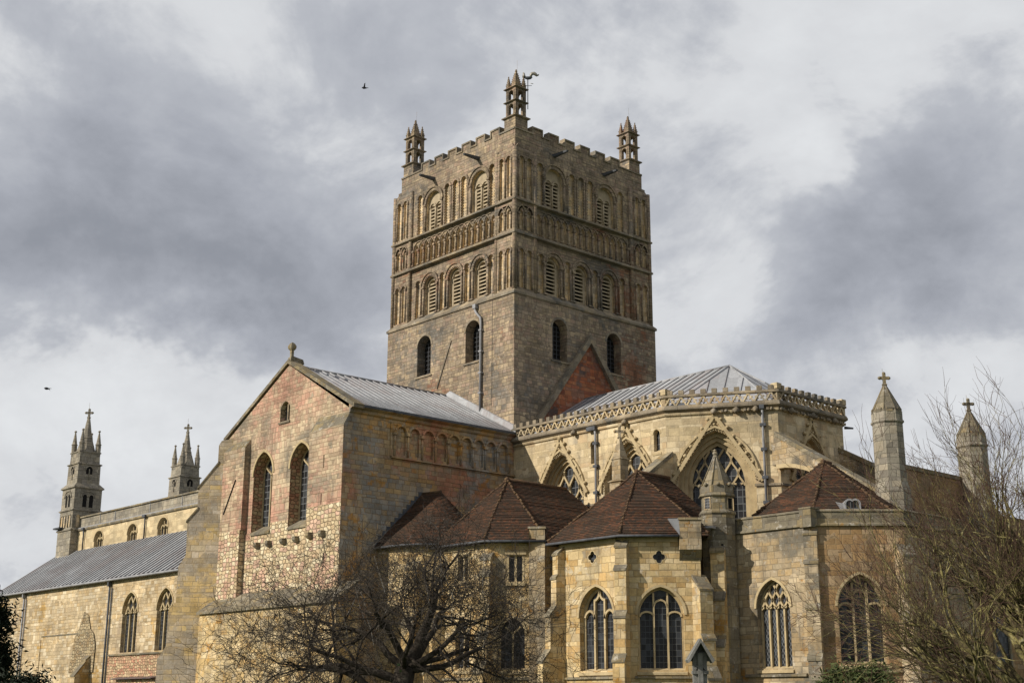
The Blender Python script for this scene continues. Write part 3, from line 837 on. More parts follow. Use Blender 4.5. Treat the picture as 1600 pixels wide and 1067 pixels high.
for prof in ([(-.10, 28.42), (-.10, 28.56), (-.02, 28.66), (IN+.02, 29.05), (IN+.1, 28.4), (.02, 28.36)],
             [(.02, 32.78), (.02, 32.90), (.10, 32.98), (IN+.05, 33.08), (IN+.05, 32.74)],
             [(.02, 35.20), (.02, 35.31), (.10, 35.37), (IN+.05, 35.45), (IN+.05, 35.16)],
             [(.40, 39.40), (.40, 39.48), (.50, 39.60), (.60, 39.60), (.60, 39.3)]):
    mb = MB(); sq_ring(mb, prof); mb.build('string_course', 'dressed_stone', tower)
for F, c_, kind in louvres:
    mb = MB()
    if kind == 'low':
        dp = IN+.28; lights = [(c_, .44, 29.05, 31.2)]
        outer = arch(c_, .66, 29.05, 31.2, .66)
    else:
        dp = IN+.26; lights = [(c_-.36, .24, 35.45, 37.35), (c_+.36, .24, 35.45, 37.35)]
        outer = arch(c_, .86, 35.45, 37.6, .86)
    ins = [(arch(q[0], q[1], q[2]+.02, q[3], q[1]), .32, True, 0, 1) for q in lights]
    mb.facade(F, outer, ins, 0, -dp+.05)
    for q in lights:
        z = q[2]+.12
        while z < q[3]+q[1]*.75:
            hw = q[1] if z < q[3] else math.sqrt(max(.01, q[1]**2-(z-q[3])**2))
            a = [F.P(q[0]-hw, z, -dp+.03), F.P(q[0]+hw, z, -dp+.03), F.P(q[0]+hw, z+.105, -dp+.03), F.P(q[0]-hw, z+.105, -dp+.03)]
            b_ = [F.P(q[0]-hw, z+.08, -dp-.15), F.P(q[0]+hw, z+.08, -dp-.15), F.P(q[0]+hw, z+.16, -dp-.15), F.P(q[0]-hw, z+.16, -dp-.15)]
            mb.add(a+b_, [(0, 1, 2, 3), (4, 5, 6, 7), (0, 1, 5, 4), (3, 2, 6, 7), (0, 3, 7, 4), (1, 2, 6, 5)], 0)
            z += .27
        mb.bar(F, arch(q[0], q[1], q[2], q[3], q[1])[1:-1], .09, -dp+.03, -dp+.12, 0, off=.06)
    if kind == 'top':
        mb.tube([F.P(c_, 35.5, -dp+.1), F.P(c_, 37.3, -dp+.1)], .07, 6, 0); mb.fbox(F, c_-.12, c_+.12, 37.3, 37.45, -dp, -dp+.2, 0)
    mb.build('louvre_window', ['louvre_stone', 'dark_opening'], tower)
for fi, F in enumerate((FS, FE)):
    for c_, h in WINS[fi]:
        mb = MB(); op = arch(c_, h, 24.45, 27.36-h, h)
        mb.flat(F, op, -.72, 1)
        for k in range(-1, 2): mb.bar(F, [(c_+k*.33, 24.5), (c_+k*.33, 27.1)], .035, -.72, -.66, 2)
        for k in range(8): mb.bar(F, [(c_-h, 24.75+k*.32), (c_+h, 24.75+k*.32)], .03, -.72, -.67, 2)
        mb.fbox(F, c_-h-.15, c_+h+.15, 24.28, 24.45, -.7, .09, 0, slope=.08)
        mb.bar(F, head(c_, h, 27.36-h, h), .16, -.05, .025, 0, off=.09)
        mb.build('tower_window', ['dressed_stone', 'dark_opening', 'iron_paint'], tower)

# parapet with battlements
pm = MB()
PI_ = .52
for fi, F in enumerate((FS, FE, FR((-TW, 0), (0, 1), (-1, 0)), FR((0, TW), (-1, 0), (0, 1)))):
    prof = [(PI_, 39.5)]; top = [(PI_, 41.35)]; u = 1.62
    top = [(PI_, 40.72), (1.95, 40.72)]
    u = 2.15; crest = [(PI_, 40.72)]
    while u < TW-2.4:
        crest += [(u, 40.72), (u, 41.22), (u+.93, 41.22), (u+.93, 40.72)]; u += 1.583
    crest += [(TW-PI_, 40.72)]
    outer = [(PI_, 39.5)]+crest+[(TW-PI_, 39.5)]
    pm.facade(F, outer, (), 0, -PI_)
    pm.flat(F, [(a, b_) for a, b_ in outer], -PI_-.42, 0)
    pm.ring2(F, crest, -PI_, crest, -PI_-.42, 0)
    pm.bar(F, crest, .11, -PI_-.45, -PI_+.07, 1, off=.0)
pm.build('parapet', ['tower_stone', 'dressed_stone'], tower)
mb = MB(); mb.add([(-TW+.8, .8, 39.9), (-.8, .8, 39.9), (-.8, TW-.8, 39.9), (-TW+.8, TW-.8, 39.9), (-TW/2, TW/2, 41.0)], [(0, 1, 4), (1, 2, 4), (2, 3, 4), (3, 0, 4)])
mb.build('tower_roof', 'lead_sheet', tower)


def tower_pinnacle(cx, cy):
    mb = MB(); h = .585; D = .22
    mb.sq(cx, cy, [(h, 39.6), (h, 41.42+D), (h+.15, 41.5+D), (h+.15, 41.58+D), (h-.06, 41.66+D)])
    for z0, z1 in ((41.6+D, 42.66+D), (42.8+D, 43.7+D)):
        e = h-.08; p = .26
        for sx in (-1, 1):
            for sy in (-1, 1):
                x0 = cx+sx*e; x1 = cx+sx*(e-p); y0 = cy+sy*e; y1 = cy+sy*(e-p)
                mb.box((min(x0, x1), min(y0, y1), z0), (max(x0, x1), max(y0, y1), z1))
        for F in (FR((cx, cy-e), (1, 0), (0, -1)), FR((cx+e, cy), (0, 1), (1, 0)), FR((cx, cy+e), (1, 0), (0, 1)), FR((cx-e, cy), (0, 1), (-1, 0))):
            w_ = e-p
            hd = head(0, w_, z1-.32, w_*1.0, 5)
            mb.flat(F, [(-w_-.02, z1+.02), (-w_-.02, z1-.32)]+hd[1:-1]+[(w_+.02, z1-.32), (w_+.02, z1+.02)], -.02)
            mb.flat(F, [(-w_-.02, z1+.02), (-w_-.02, z1-.32)]+hd[1:-1]+[(w_+.02, z1-.32), (w_+.02, z1+.02)], -.2)
            mb.ring2(F, hd, -.02, hd, -.2)
            for sg in (-1, 1): mb.fbox(F, sg*(e-.15)-.035, sg*(e-.15)+.035, z0+.1, z1-.1, -.02, .03)
        mb.sq(cx, cy, [(e, z1), (e+.14, z1+.07), (e+.14, z1+.12), (e-.04, z1+.2)])
    e = h-.08
    for sx in (-1, 1):
        for sy in (-1, 1):
            x, y = cx+sx*(e-.13), cy+sy*(e-.13)
            mb.sq(x, y, [(.13, 43.8+D), (.13, 44.1+D), (.16, 44.13+D), (.10, 44.2+D), (.025, 44.78+D)])
            for k in range(4):
                for j in range(4):
                    a = PI/4+PI/2*j; rr = (.13-.085*k/3.2)*1.3
                    mb.blob((x+rr*math.cos(a), y+rr*math.sin(a), 44.1+D+.16*k), .045)
            mb.blob((x, y, 44.8+D), .06)
    mb.sq(cx, cy, [(.34, 43.8+D), (.31, 43.95+D), (.055, 45.2+D)])
    for k in range(8):
        for j in range(4):
            a = PI/4+PI/2*j; rr = (.31-.25*k/8)*1.38
            mb.blob((cx+rr*math.cos(a), cy+rr*math.sin(a), 44.0+D+.15*k), .05)
    mb.blob((cx, cy, 45.25+D), .11); mb.blob((cx, cy, 45.36+D), .07)
    mb.tube([(cx+.12, cy, 44.6), (cx+.12, cy, 46.3)], .008, 4, 0)
    return mb.build('pinnacle', ['tower_stone'], tower)


for cx, cy in ((-1.19, 1.19), (-TW+1.19, 1.19), (-1.19, TW-1.19), (-TW+1.19, TW-1.19)): tower_pinnacle(cx, cy)
# weather vane: a cock on a plate
mb = MB(); vx, vy = -.72, 1.9; ru = Vector((rt.x, rt.y, 0)).normalized()
mb.tube([(vx, vy, 42.6), (vx, vy, 45.05)], .03, 6, 0)
q = lambda a, z: tuple(Vector((vx, vy, 45.05+(z-45.05)*.62))+ru*a*.62)
mb.tube([q(-.52, 45.18), q(-.3, 45.06), q(0, 45.0), q(.3, 45.04), q(.5, 45.12)], [.03, .10, .14, .12, .05], 6, 0)
mb.tube([q(-.42, 45.1), q(-.46, 45.4), q(-.44, 45.58), q(-.5, 45.66), q(-.62, 45.63)], [.14, .10, .07, .06, .015], 6, 1)
tail = [q(.32, 45.1), q(.36, 45.4), q(.5, 45.58), q(.72, 45.6), q(.9, 45.48), q(1.02, 45.34), q(1.2, 45.38), q(1.28, 45.5)]
mb.tube(tail, [.07, .11, .13, .14, .13, .10, .06, .02], 6, 1)
mb.tube([q(-.25, 44.05), q(.45, 44.05)], .02, 4, 0); mb.tube([q(.3, 44.35), q(.62, 44.28)], .025, 4, 1)
mb.build('weather_vane', ['iron_paint', 'gilt'], tower, 'pale cock-shaped weather vane with a curled tail')
# rain spouts
for F, s_, z in ((FS, 4.3, 39.55), (FS, 9.35, 39.5), (FE, 4.15, 39.6), (FE, 9.2, 39.55)):
    mb = MB(); d1 = 1.0
    mb.add([F.P(s_-.13, z+.1, -.6), F.P(s_+.13, z+.1, -.6), F.P(s_+.13, z-.16, -.6), F.P(s_-.13, z-.16, -.6),
            F.P(s_-.10, z-.02, d1), F.P(s_+.10, z-.02, d1), F.P(s_+.08, z-.13, d1-.06), F.P(s_-.08, z-.13, d1-.06)],
           [(0, 1, 5, 4), (1, 2, 6, 5), (2, 3, 7, 6), (3, 0, 4, 7), (4, 5, 6, 7)])
    mb.build('rain_spout', ['iron_paint'], tower)
# old roof line left on the east face
mb = MB()
infill = [(2.35, 17.5), (2.35, 20.2), (7.0, 26.3), (11.65, 20.2), (11.65, 17.5)]
mb.facade(FE, infill, (), 1, .03)
mb.bar(FE, [(2.0, 19.9), (7.0, 26.45), (12.0, 19.9)], .38, -.02, .32, 0)
mb.build('old_gable_line', ['dressed_stone', 'red_stone'], tower, 'red stone gable infill under a sloping drip mould')
mb = MB()
mb.bar(FS, [(6.55, 26.4), (8.05, 23.2)], .09, -.02, .07, 0); mb.bar(FS, [(8.25, 22.8), (8.9, 21.4)], .12, -.02, .07, 0)
mb.build('old_roof_mark', ['dressed_stone'], tower)
# lead downpipe on the south face
mb = MB()
mb.tube([FS.P(3.85, 28.35, .16), FS.P(3.85, 28.0, .16), FS.P(3.72, 27.75, .14), FS.P(3.30, 27.35, .14), FS.P(3.24, 27.0, .14), FS.P(3.24, 20.6, .14)], .085, 8, 0)
for z in (26.4, 24.9, 23.4, 22.0): mb.fbox(FS, 3.10, 3.38, z, z+.10, 0, .25, 0)
mb.fbox(FS, 3.70, 4.0, 28.1, 28.4, .02, .28, 0)
mb.tube([FS.P(2.2, 31, .02), FS.P(2.2, 21, .02)], .012, 4, 1)
mb.build('downpipe', ['lead_pipe', 'iron_paint'], tower)

# ------------------------------------------------------------------ south transept
TY = -12.95                                # plain gable wall plane
FT = SOUTH(TY)                             # u = world x
ts = MB()
h1 = []
tr_windows = []
transept = MB()
holes = []
WT = [(-9.28, 1.12), (-5.02, 1.14)]
gable = [(-14.0, 0), (0, 0), (0, 18.55), (-6.85, 22.45), (-14.0, 18.55)]
for c_, h in WT: holes.append((arch(c_, h, 12.1, 15.75, 1.45), .8, False, 2))
holes.append(([(-7.62, 18.85), (-6.52, 18.85), (-6.52, 19.75), (-6.8, 20.05), (-7.07, 20.15), (-7.34, 20.05), (-7.62, 19.75)], .45, False, 1))
# rubble below, squared stone above, parted by a ragged course
cut = [(-14.0, 11.6), (-11.0, 11.9), (-10.45, 11.9), (-10.45, 12.1-.001)]
up_poly = [(-14.0, 11.75), (-10.42, 11.75), (-10.42, 12.1), (-8.14, 12.1), (-8.14, 12.62), (-6.18, 12.62), (-6.18, 12.1), (-3.86, 12.1), (-3.86, 13.4), (-2.2, 13.4), (-2.2, 14.3), (0, 14.3),
           (0, 18.55), (-6.85, 22.45), (-14.0, 18.55)]
lo_poly = [(-14.0, 0), (0, 0), (0, 14.3), (-2.2, 14.3), (-2.2, 13.4), (-3.86, 13.4), (-3.86, 12.1), (-6.18, 12.1), (-6.18, 12.62), (-8.14, 12.62), (-8.14, 12.1), (-10.42, 12.1), (-10.42, 11.75), (-14.0, 11.75)]
# window jambs lie on the poly edge: cut each arch out of the upper polygon outline instead of leaving it a hole
def with_arch(seq, c_, h):
    a = arch(c_, h, 12.1, 15.75, 1.45)
    return a
up2 = [(-14.0, 11.75), (-10.42, 11.75), (-10.42, 12.1)]+arch(WT[0][0], 1.12, 12.1, 15.75, 1.45)+[(-8.14, 12.1), (-8.14, 12.62), (-6.18, 12.62), (-6.18, 12.1)]+\
    arch(WT[1][0], 1.14, 12.1, 15.75, 1.45)+[(-3.86, 12.1), (-3.86, 13.4), (-2.2, 13.4), (-2.2, 14.3), (0, 14.3), (0, 18.55), (-6.85, 22.45), (-14.0, 18.55)]
transept.facade(FT, up2, [holes[2]], 0)
transept.facade(FT, lo_poly, (), 1)
for c_, h in WT:
    a = arch(c_, h, 12.1, 15.75, 1.45); n_ = len(a)
    transept.ring2(FT, a, 0, a, -.8, 2, True)
# side walls, back
FX = EAST(0)
ARC = [-9.15, -8.13, -7.05, -6.0, -5.0, -3.98, -2.98, -1.96, -.93]
AH = [(arch(c_, .36, 16.25, 17.6, .36, 6), .16, True, 3, 3) for c_ in ARC]
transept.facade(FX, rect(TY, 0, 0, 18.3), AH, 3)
transept.add([(-14, TY, 0), (-14, 0, 0), (-14, 0, 18.5), (-14, TY, 18.5)], [(0, 1, 2, 3)], 0)
for i, c_ in enumerate(ARC+[0.05]):
    cc = c_-.51
    transept.tube([FX.P(cc, 16.15, .03), FX.P(cc, 17.45, .03)], .075, 6, 3); transept.fbox(FX, cc-.15, cc+.15, 17.42, 17.62, -.02, .16, 3)
for c_ in ARC: transept.bar(FX, head(c_, .36, 17.6, .36, 6), .13, -.02, .06, 3, off=.08)
transept.fbox(FX, -9.9, 0.0, 18.02, 18.18, -.02, .05, 3)
transept.fbox(FX, -9.92, 0.0, 15.98, 16.12, -.05, .16, 3, slope=.05)
transept.fbox(FX, -9.98, -9.88, 16.1, 18.2, -.05, .06, 3)
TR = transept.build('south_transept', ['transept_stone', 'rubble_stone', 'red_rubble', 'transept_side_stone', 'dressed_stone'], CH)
# corner pilasters, the rubble plinth with its stone-slate offset
mb = MB()
FP = SOUTH(TY-.45)
mb.facade(FP, rect(-3.5, 0.02, 13.0, 17.55), [(rect(-1.93, -1.83, 15.2, 15.98), .3, True, 0, 2), (rect(-2.05, -1.97, 13.05, 13.7), .3, True, 0, 2)], 0)
mb.facade(FP, rect(-3.5, 0.02, 0, 13.0), (), 1)
for z0, z1, mi in ((0, 13.0, 1), (13.0, 17.55, 0)):
    mb.poly([FP.P(-3.5, z0, 0), FP.P(-3.5, z0, -.45), FP.P(-3.5, z1, -.45), FP.P(-3.5, z1, 0)], mi)
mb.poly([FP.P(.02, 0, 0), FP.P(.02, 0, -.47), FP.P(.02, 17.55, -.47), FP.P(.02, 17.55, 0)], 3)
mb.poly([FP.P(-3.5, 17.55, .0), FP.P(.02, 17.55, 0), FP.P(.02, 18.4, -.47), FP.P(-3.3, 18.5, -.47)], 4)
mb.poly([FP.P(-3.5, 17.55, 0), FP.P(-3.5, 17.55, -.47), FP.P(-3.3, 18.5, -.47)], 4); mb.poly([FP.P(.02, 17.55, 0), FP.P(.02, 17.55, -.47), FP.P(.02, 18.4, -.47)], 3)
mb.build('corner_pilaster', ['transept_stone', 'rubble_stone', 'dark_opening', 'transept_side_stone', 'lichen_stone'], TR)
mb = MB()
FQ = SOUTH(TY-.4)
mb.facade(FQ, rect(-14.0, -10.98, 12.4, 17.7), (), 0); mb.facade(FQ, rect(-14.0, -11.1, 0, 12.4), (), 1)
for z0, z1, u_, mi in ((0, 12.4, -11.1, 1), (12.4, 17.7, -10.98, 0)): mb.poly([FQ.P(u_, z0, 0), FQ.P(u_, z0, -.4), FQ.P(u_, z1, -.4), FQ.P(u_, z1, 0)], mi)
mb.poly([FQ.P(-14.0, 17.7, 0), FQ.P(-10.98, 17.7, 0), FQ.P(-10.98, 18.3, -.42), FQ.P(-14.0, 18.3, -.42)], 4)
mb.poly([FQ.P(-10.98, 17.7, 0), FQ.P(-10.98, 17.7, -.42), FQ.P(-10.98, 18.3, -.42)], 0)
mb.bar(FQ, [(-13.2, 13.6), (-11.9, 15.7)], .07, -.02, .05, 2)
mb.build('corner_pilaster', ['transept_stone', 'rubble_stone', 'dark_opening', 'transept_side_stone', 'lichen_stone'], TR)
mb = MB()
PX0, PX1, PY = -13.8, 1.25, TY-1.35
FB = SOUTH(PY)
mb.facade(FB, rect(PX0, PX1, 0, 7.25), (), 0)
mb.poly([(PX0, PY, 0), (PX0, TY+.2, 0), (PX0, TY+.2, 7.3), (PX0, PY, 7.25)], 0); mb.poly([(PX1, PY, 0), (PX1, TY+.2, 0), (PX1, TY+.2, 7.3), (PX1, PY, 7.25)], 0)
mb.prism([(PX0-.1, PY-.18, 7.22), (PX0-.1, PY-.18, 7.36), (PX0-.1, TY+.05, 8.5), (PX0-.1, TY+.05, 8.3)], (PX1-PX0+.2, 0, 0), 1)
mb.build('wall_base', ['chapel_stone', 'lichen_stone'], TR, 'thick wall base under a mossy stone-slate slope')
for k, (c_, h) in enumerate(WT):
    F = FT
    gothic(TR, F, c_, h, 12.55, 15.75, 1.45, [(0.0, .72), (.16, .76)], 'fork', 2, 'square_glass', bw=.09, name='window', hood=.05, hoodw=.16)
    mb = MB()
    mb.add([F.P(c_-h, 12.12, .08), F.P(c_+h, 12.12, .08), F.P(c_+h, 12.6, -.72), F.P(c_-h, 12.6, -.72), F.P(c_-h, 11.98, .08), F.P(c_+h, 11.98, .08)], [(0, 1, 2, 3), (0, 1, 5, 4)])
    mb.build('window_sill', 'lichen_stone', TR)
mb = MB(); F = FT
mb.flat(F, [(-7.62, 18.85), (-6.52, 18.85), (-6.52, 19.75), (-6.8, 20.05), (-7.07, 20.15), (-7.34, 20.05), (-7.62, 19.75)], -.4, 1)
mb.bar(F, [(-7.07, 18.85), (-7.07, 20.1)], .13, -.4, -.2, 0); mb.fbox(F, -7.7, -6.44, 18.72, 18.86, -.4, .08, 0)
mb.build('window', ['dressed_stone', 'square_glass'], TR)
# roof, coping, gutter cornice, gable cross
mb = MB()
RX, RZ = -6.85, 22.45
ex, ez = .42, 18.72
mb.poly([(RX, TY+.55, RZ), (RX, 0, RZ), (ex, 0, ez), (ex, TY+.55, ez)], 0); mb.poly([(RX, TY+.55, RZ), (RX, 0, RZ), (-14.1, 0, ez), (-14.1, TY+.55, ez)], 0)
k = 21
for i in range(k+1):
    y = TY+.7+(0-TY-.9)*i/k
    for e_, s_ in ((ex, 1), (-14.1, -1)):
        mb.tube([(RX, y, RZ+.03), (e_, y, ez+.03)], .045, 5, 1)
mb.tube([(RX, TY+.5, RZ+.03), (RX, 0, RZ+.03)], .09, 6, 0)
mb.add([(RX, .0, RZ+.05), (ex, 0, ez+.05), (ex, 0, ez+.5), (RX+.3, 0, RZ+.32), (RX, -.25, RZ+.08), (ex, -.25, ez+.08), (ex, -.1, ez+.45), (RX+.3, -.1, RZ+.29)],
       [(4, 5, 6, 7), (7, 6, 2, 3), (4, 7, 3, 0)], 0)
mb.build('transept_roof', ['lead_sheet', 'pale_lead_sheet'], TR)
mb = MB()
for s_ in (1, -1):
    ea = .55 if s_ > 0 else -14.25
    p0 = Vector((RX, TY-.14, RZ+.33)); p1 = Vector((ea, TY-.14, 18.78))
    q0 = [p0+Vector((0, 0, 0)), p0-Vector((0, 0, .24)), p1-Vector((0, 0, .24)), p1]
    mb.prism(q0, (0, .75, 0), 0)
mb.build('gable_coping', 'lichen_stone', TR)
mb = MB()
FXo = EAST(0)
mb.prism([(.0, TY-.1, 18.28), (.14, TY-.1, 18.36), (.14, TY-.1, 18.52), (.40, TY-.1, 18.62), (.40, TY-.1, 18.76), (0, TY-.1, 18.8)], (0, -TY+.1, 0), 0)
mb.prism([(.30, TY+.5, 18.66), (.46, TY+.5, 18.66), (.46, TY+.5, 18.80), (.30, TY+.5, 18.80)], (0, -TY-.5, 0), 1)
mb.build('eaves_cornice', ['transept_side_stone', 'iron_paint'], TR)
mb = MB(); gx, gy = RX, TY+.15
mb.box((gx-.16, gy-.16, RZ+.2), (gx+.16, gy+.16, RZ+.5)); mb.box((gx-.09, gy-.09, RZ+.5), (gx+.09, gy+.09, RZ+1.0))
mb.sq(gx, gy, [(.12, RZ+.98), (.19, RZ+1.1), (.2, RZ+1.25), (.12, RZ+1.42), (.03, RZ+1.5)]); mb.prism([(gx-.1, gy, RZ+.2), (gx-.1, gy+.9, RZ+.2), (gx-.1, gy+.8, RZ+.48), (gx-.1, gy, RZ+.6)], (.2, 0, 0))
mb.build('gable_finial', 'lichen_stone', TR)
for x in (-9.4, -8.05, -6.4, -5.0, -2.9, -1.6):
    mb = MB(); yb = TY-.45 if x > -3.5 else TY
    mb.prism([(x-.15, yb+.1, 11.5), (x-.15, yb-.3, 11.48), (x-.15, yb-.32, 11.28), (x-.15, yb-.2, 11.15), (x-.15, yb+.1, 11.05)], (.3, 0, 0))
    mb.build('corbel', 'lichen_stone', TR)
# great stepped buttress at the south-west corner; its east side is what the photo shows
mb = MB()
ax_, ay_ = -13.6, -13.35
prof = [(-1.2, 18.75), (.2, 18.5), (.38, 18.2), (.38, 17.0), (1.55, 15.4), (1.55, 14.0), (2.15, 13.26), (2.1, 11.05), (2.55, 10.3), (2.55, 8.05), (3.0, 7.5), (3.0, 5.3), (3.5, 4.5), (3.5, 0), (-1.2, 0)]
bp = lambda s_, z, w_=0.0: (ax_-r2*(s_+w_), ay_-r2*(s_-w_), z)
mb.prism([bp(s_, z) for s_, z in prof], (-1.7*r2, 1.7*r2, 0), 0)
for (s0, z0), (s1, z1) in (((.3, 17.05), (1.63, 15.28)), ((1.48, 14.05), (2.23, 13.12))):
    mb.prism([bp(s0, z0+.1, -.05), bp(s1, z1+.12, -.05), bp(s1, z1, -.05), bp(s0, z0-.06, -.05)], (-1.8*r2, 1.8*r2, 0), 1)
mb.build('stepped_buttress', ['buttress_stone', 'lichen_stone'], CH, 'tall dark ochre buttress with sloping steps')

# ------------------------------------------------------------------ nave
NW_ = -67.7
na = MB()
FN = SOUTH(0)
hs = []
nwin = [-59.93, -52.95, -47.03, -40.6, -34.2, -27.8]
na_o = MB()
NV = None
holes = [(arch(c_, .98, 16.35, 17.1, .92), .3, False) for c_ in nwin]
na.facade(FN, rect(NW_, -14, 0, 18.5), holes, 0)
na.add([(NW_, 0, 0), (NW_, 13.2, 0), (NW_, 13.2, 18.6), (NW_, 0, 18.6), (-14, 13.2, 0), (-14, 13.2, 18.6)], [(0, 1, 2, 3), (1, 4, 5, 2)], 0)
NV = na.build('nave', ['clerestory_stone'], CH)
for c_ in nwin: gothic(NV, FN, c_, .98, 16.35, 17.1, .92, [(0, .3), (.16, .42)], 'lancets', 3, 'stained_glass', bw=.10, name='window', hood=.05, hoodw=.1)
mb = MB()
FPp = SOUTH(.12)
mb.facade(FPp, rect(NW_, -14, 18.5, 19.72), (), 0)
mb.fbox(SOUTH(0), NW_-.05, -14, 19.70, 19.84, -.55, .02, 1); mb.facade(SOUTH(.5), rect(NW_, -14, 18.9, 19.7), (), 0)
mb.tube([(NW_, -.02, 18.52), (-14, -.02, 18.52)], .15, 8, 1)
mb.fbox(SOUTH(0), NW_, -14, 18.60, 18.72, -.15, .10, 2)
for x in (-60.2, -57, -50.0, -44, -38): mb.fbox(FPp, x, x+.07, 18.7, 19.7, 0, .05, 2)
mb.facade(FR((0, 13.1), (1, 0), (0, 1)), rect(NW_, -14, 18.5, 19.75), (), 0)
mb.fbox(FR((NW_, 0), (0, 1), (-1, 0)), 0, 13.2, 18.5, 19.9, -.5, .1, 0)
mb.build('parapet', ['grey_turret_stone', 'lichen_stone', 'lead_pipe'], NV)
mb = MB(); mb.add([(NW_+.3, .6, 18.9), (-14, .6, 18.9), (-14, 6.6, 19.9), (NW_+.3, 6.6, 19.9), (-14, 12.6, 18.9), (NW_+.3, 12.6, 18.9)], [(0, 1, 2, 3), (3, 2, 4, 5)])
mb.build('nave_roof', 'lead_sheet', NV)
for x in (-63.1, -50.3, -37.6):
    mb = MB(); mb.fbox(FN, x-.35, x+.2, 18.38, 18.6, -.05, .32, 0); mb.tube([(x, -.2, 18.4), (x, -.14, 18.0), (x, -.14, 16.3)], .07, 6, 0)
    mb.build('downpipe', 'iron_paint', NV)

# south aisle
AY = -6.0
FA = SOUTH(AY)
AW = -68.4
mb = MB()
awin = [(-40.05, 1.32), (-34.15, 1.32), (-28.2, 1.32)]
holes = [(arch(c_, h, 5.85, 9.0, 1.62), .28, False) for c_, h in awin]
mb.facade(FA, rect(AW, -14, 5.72, 11.75), holes, 0); mb.facade(FA, rect(AW, -43.4, 0, 5.72), (), 0); mb.facade(FA, rect(-43.4, -14, 0, 5.72), (), 1)
mb.add([(AW, AY, 0), (AW, 0, 0), (AW, 0, 16.2), (AW, AY, 11.75)], [(0, 1, 2, 3)], 0)
mb.fbox(FA, -43.3, -14, 5.62, 5.78, -.05, .14, 2, slope=.06)
mb.fbox(FA, -56.9, -47.4, 7.62, 7.74, -.05, .10, 2); mb.facade(FA, rect(-56.9, -47.4, 3.0, 7.62), (), 0, .06)
mb.fbox(FA, -57.1, -56.9, 3.0, 7.4, -.02, .12, 0)
mb.flat(FA, [(-50.6, 4.4), (-45.9, 4.4), (-45.8, 6.6), (-46.3, 7.6), (-47.0, 8.0), (-47.6, 9.2), (-48.4, 9.5), (-49.0, 8.3), (-49.9, 7.4), (-50.3, 5.9)], .09, 4)
mb.fbox(FA, -41.0, -34.0, 3.72, 3.92, -.05, .9, 3, slope=.15); mb.fbox(FA, -40.6, -34.0, 0, 3.7, -.05, .5, 1)
AI = mb.build('south_aisle', ['nave_stone', 'red_rubble', 'lichen_stone', 'old_lead_sheet', 'dark_rubble'], CH)
for c_, h in awin: gothic(AI, FA, c_, h, 5.85, 9.0, 1.62, [(0, .28), (.12, .36)], 'net', 3, 'stained_glass', bw=.13, name='window', hood=.06, hoodw=.12)
mb = MB()
RT, RB = (0.0, 16.35), (AY-.35, 11.86)
mb.poly([(AW, RB[0], RB[1]), (-13.9, RB[0], RB[1]), (-13.9, RT[0], RT[1]), (AW, RT[0], RT[1])], 0)
mb.poly([(AW, RB[0], RB[1]), (-13.9, RB[0], RB[1]), (-13.9, RB[0]+.3, RB[1]-.15), (AW, RB[0]+.3, RB[1]-.15)], 0)
x = AW
while x < -13.9:
    mb.prism([(x, RB[0], RB[1]-.02), (x, RB[0]-.09, RB[1]+.13), (x, RT[0]-.09, RT[1]+.13), (x, RT[0], RT[1]-.02)], (.3, 0, 0), 1); x += .8
mb.fbox(SOUTH(0), AW, -14, 16.3, 16.45, 0, .12, 0)
mb.build('aisle_roof', ['old_lead_sheet', 'pale_lead_sheet'], AI)
mb = MB(); mb.tube([(AW-.1, AY-.42, 11.84), (-13.9, AY-.42, 11.84)], .10, 6, 0); mb.build('gutter', 'lead_pipe', AI)
for x, col in ((-61.4, 'lead_pipe'), (-43.8, 'iron_paint')):
    mb = MB(); mb.fbox(FA, x-.1, x+.1, 11.35, 11.7, .05, .35, 0); mb.tube([(x, AY-.15, 11.4), (x, AY-.15, 0)], .085, 6, 0); mb.tube([(x+.32, AY-.08, 11.2), (x+.32, AY-.08, 0)], .05, 6, 0)
    mb.build('downpipe', col, AI)
mb = MB(); buttress(mb, -46.9, AY, (0, -1), .8, [(5.4, .45), (4.1, 1.35)], 0, 1); mb.build('buttress', ['nave_stone', 'lichen_stone'], AI)


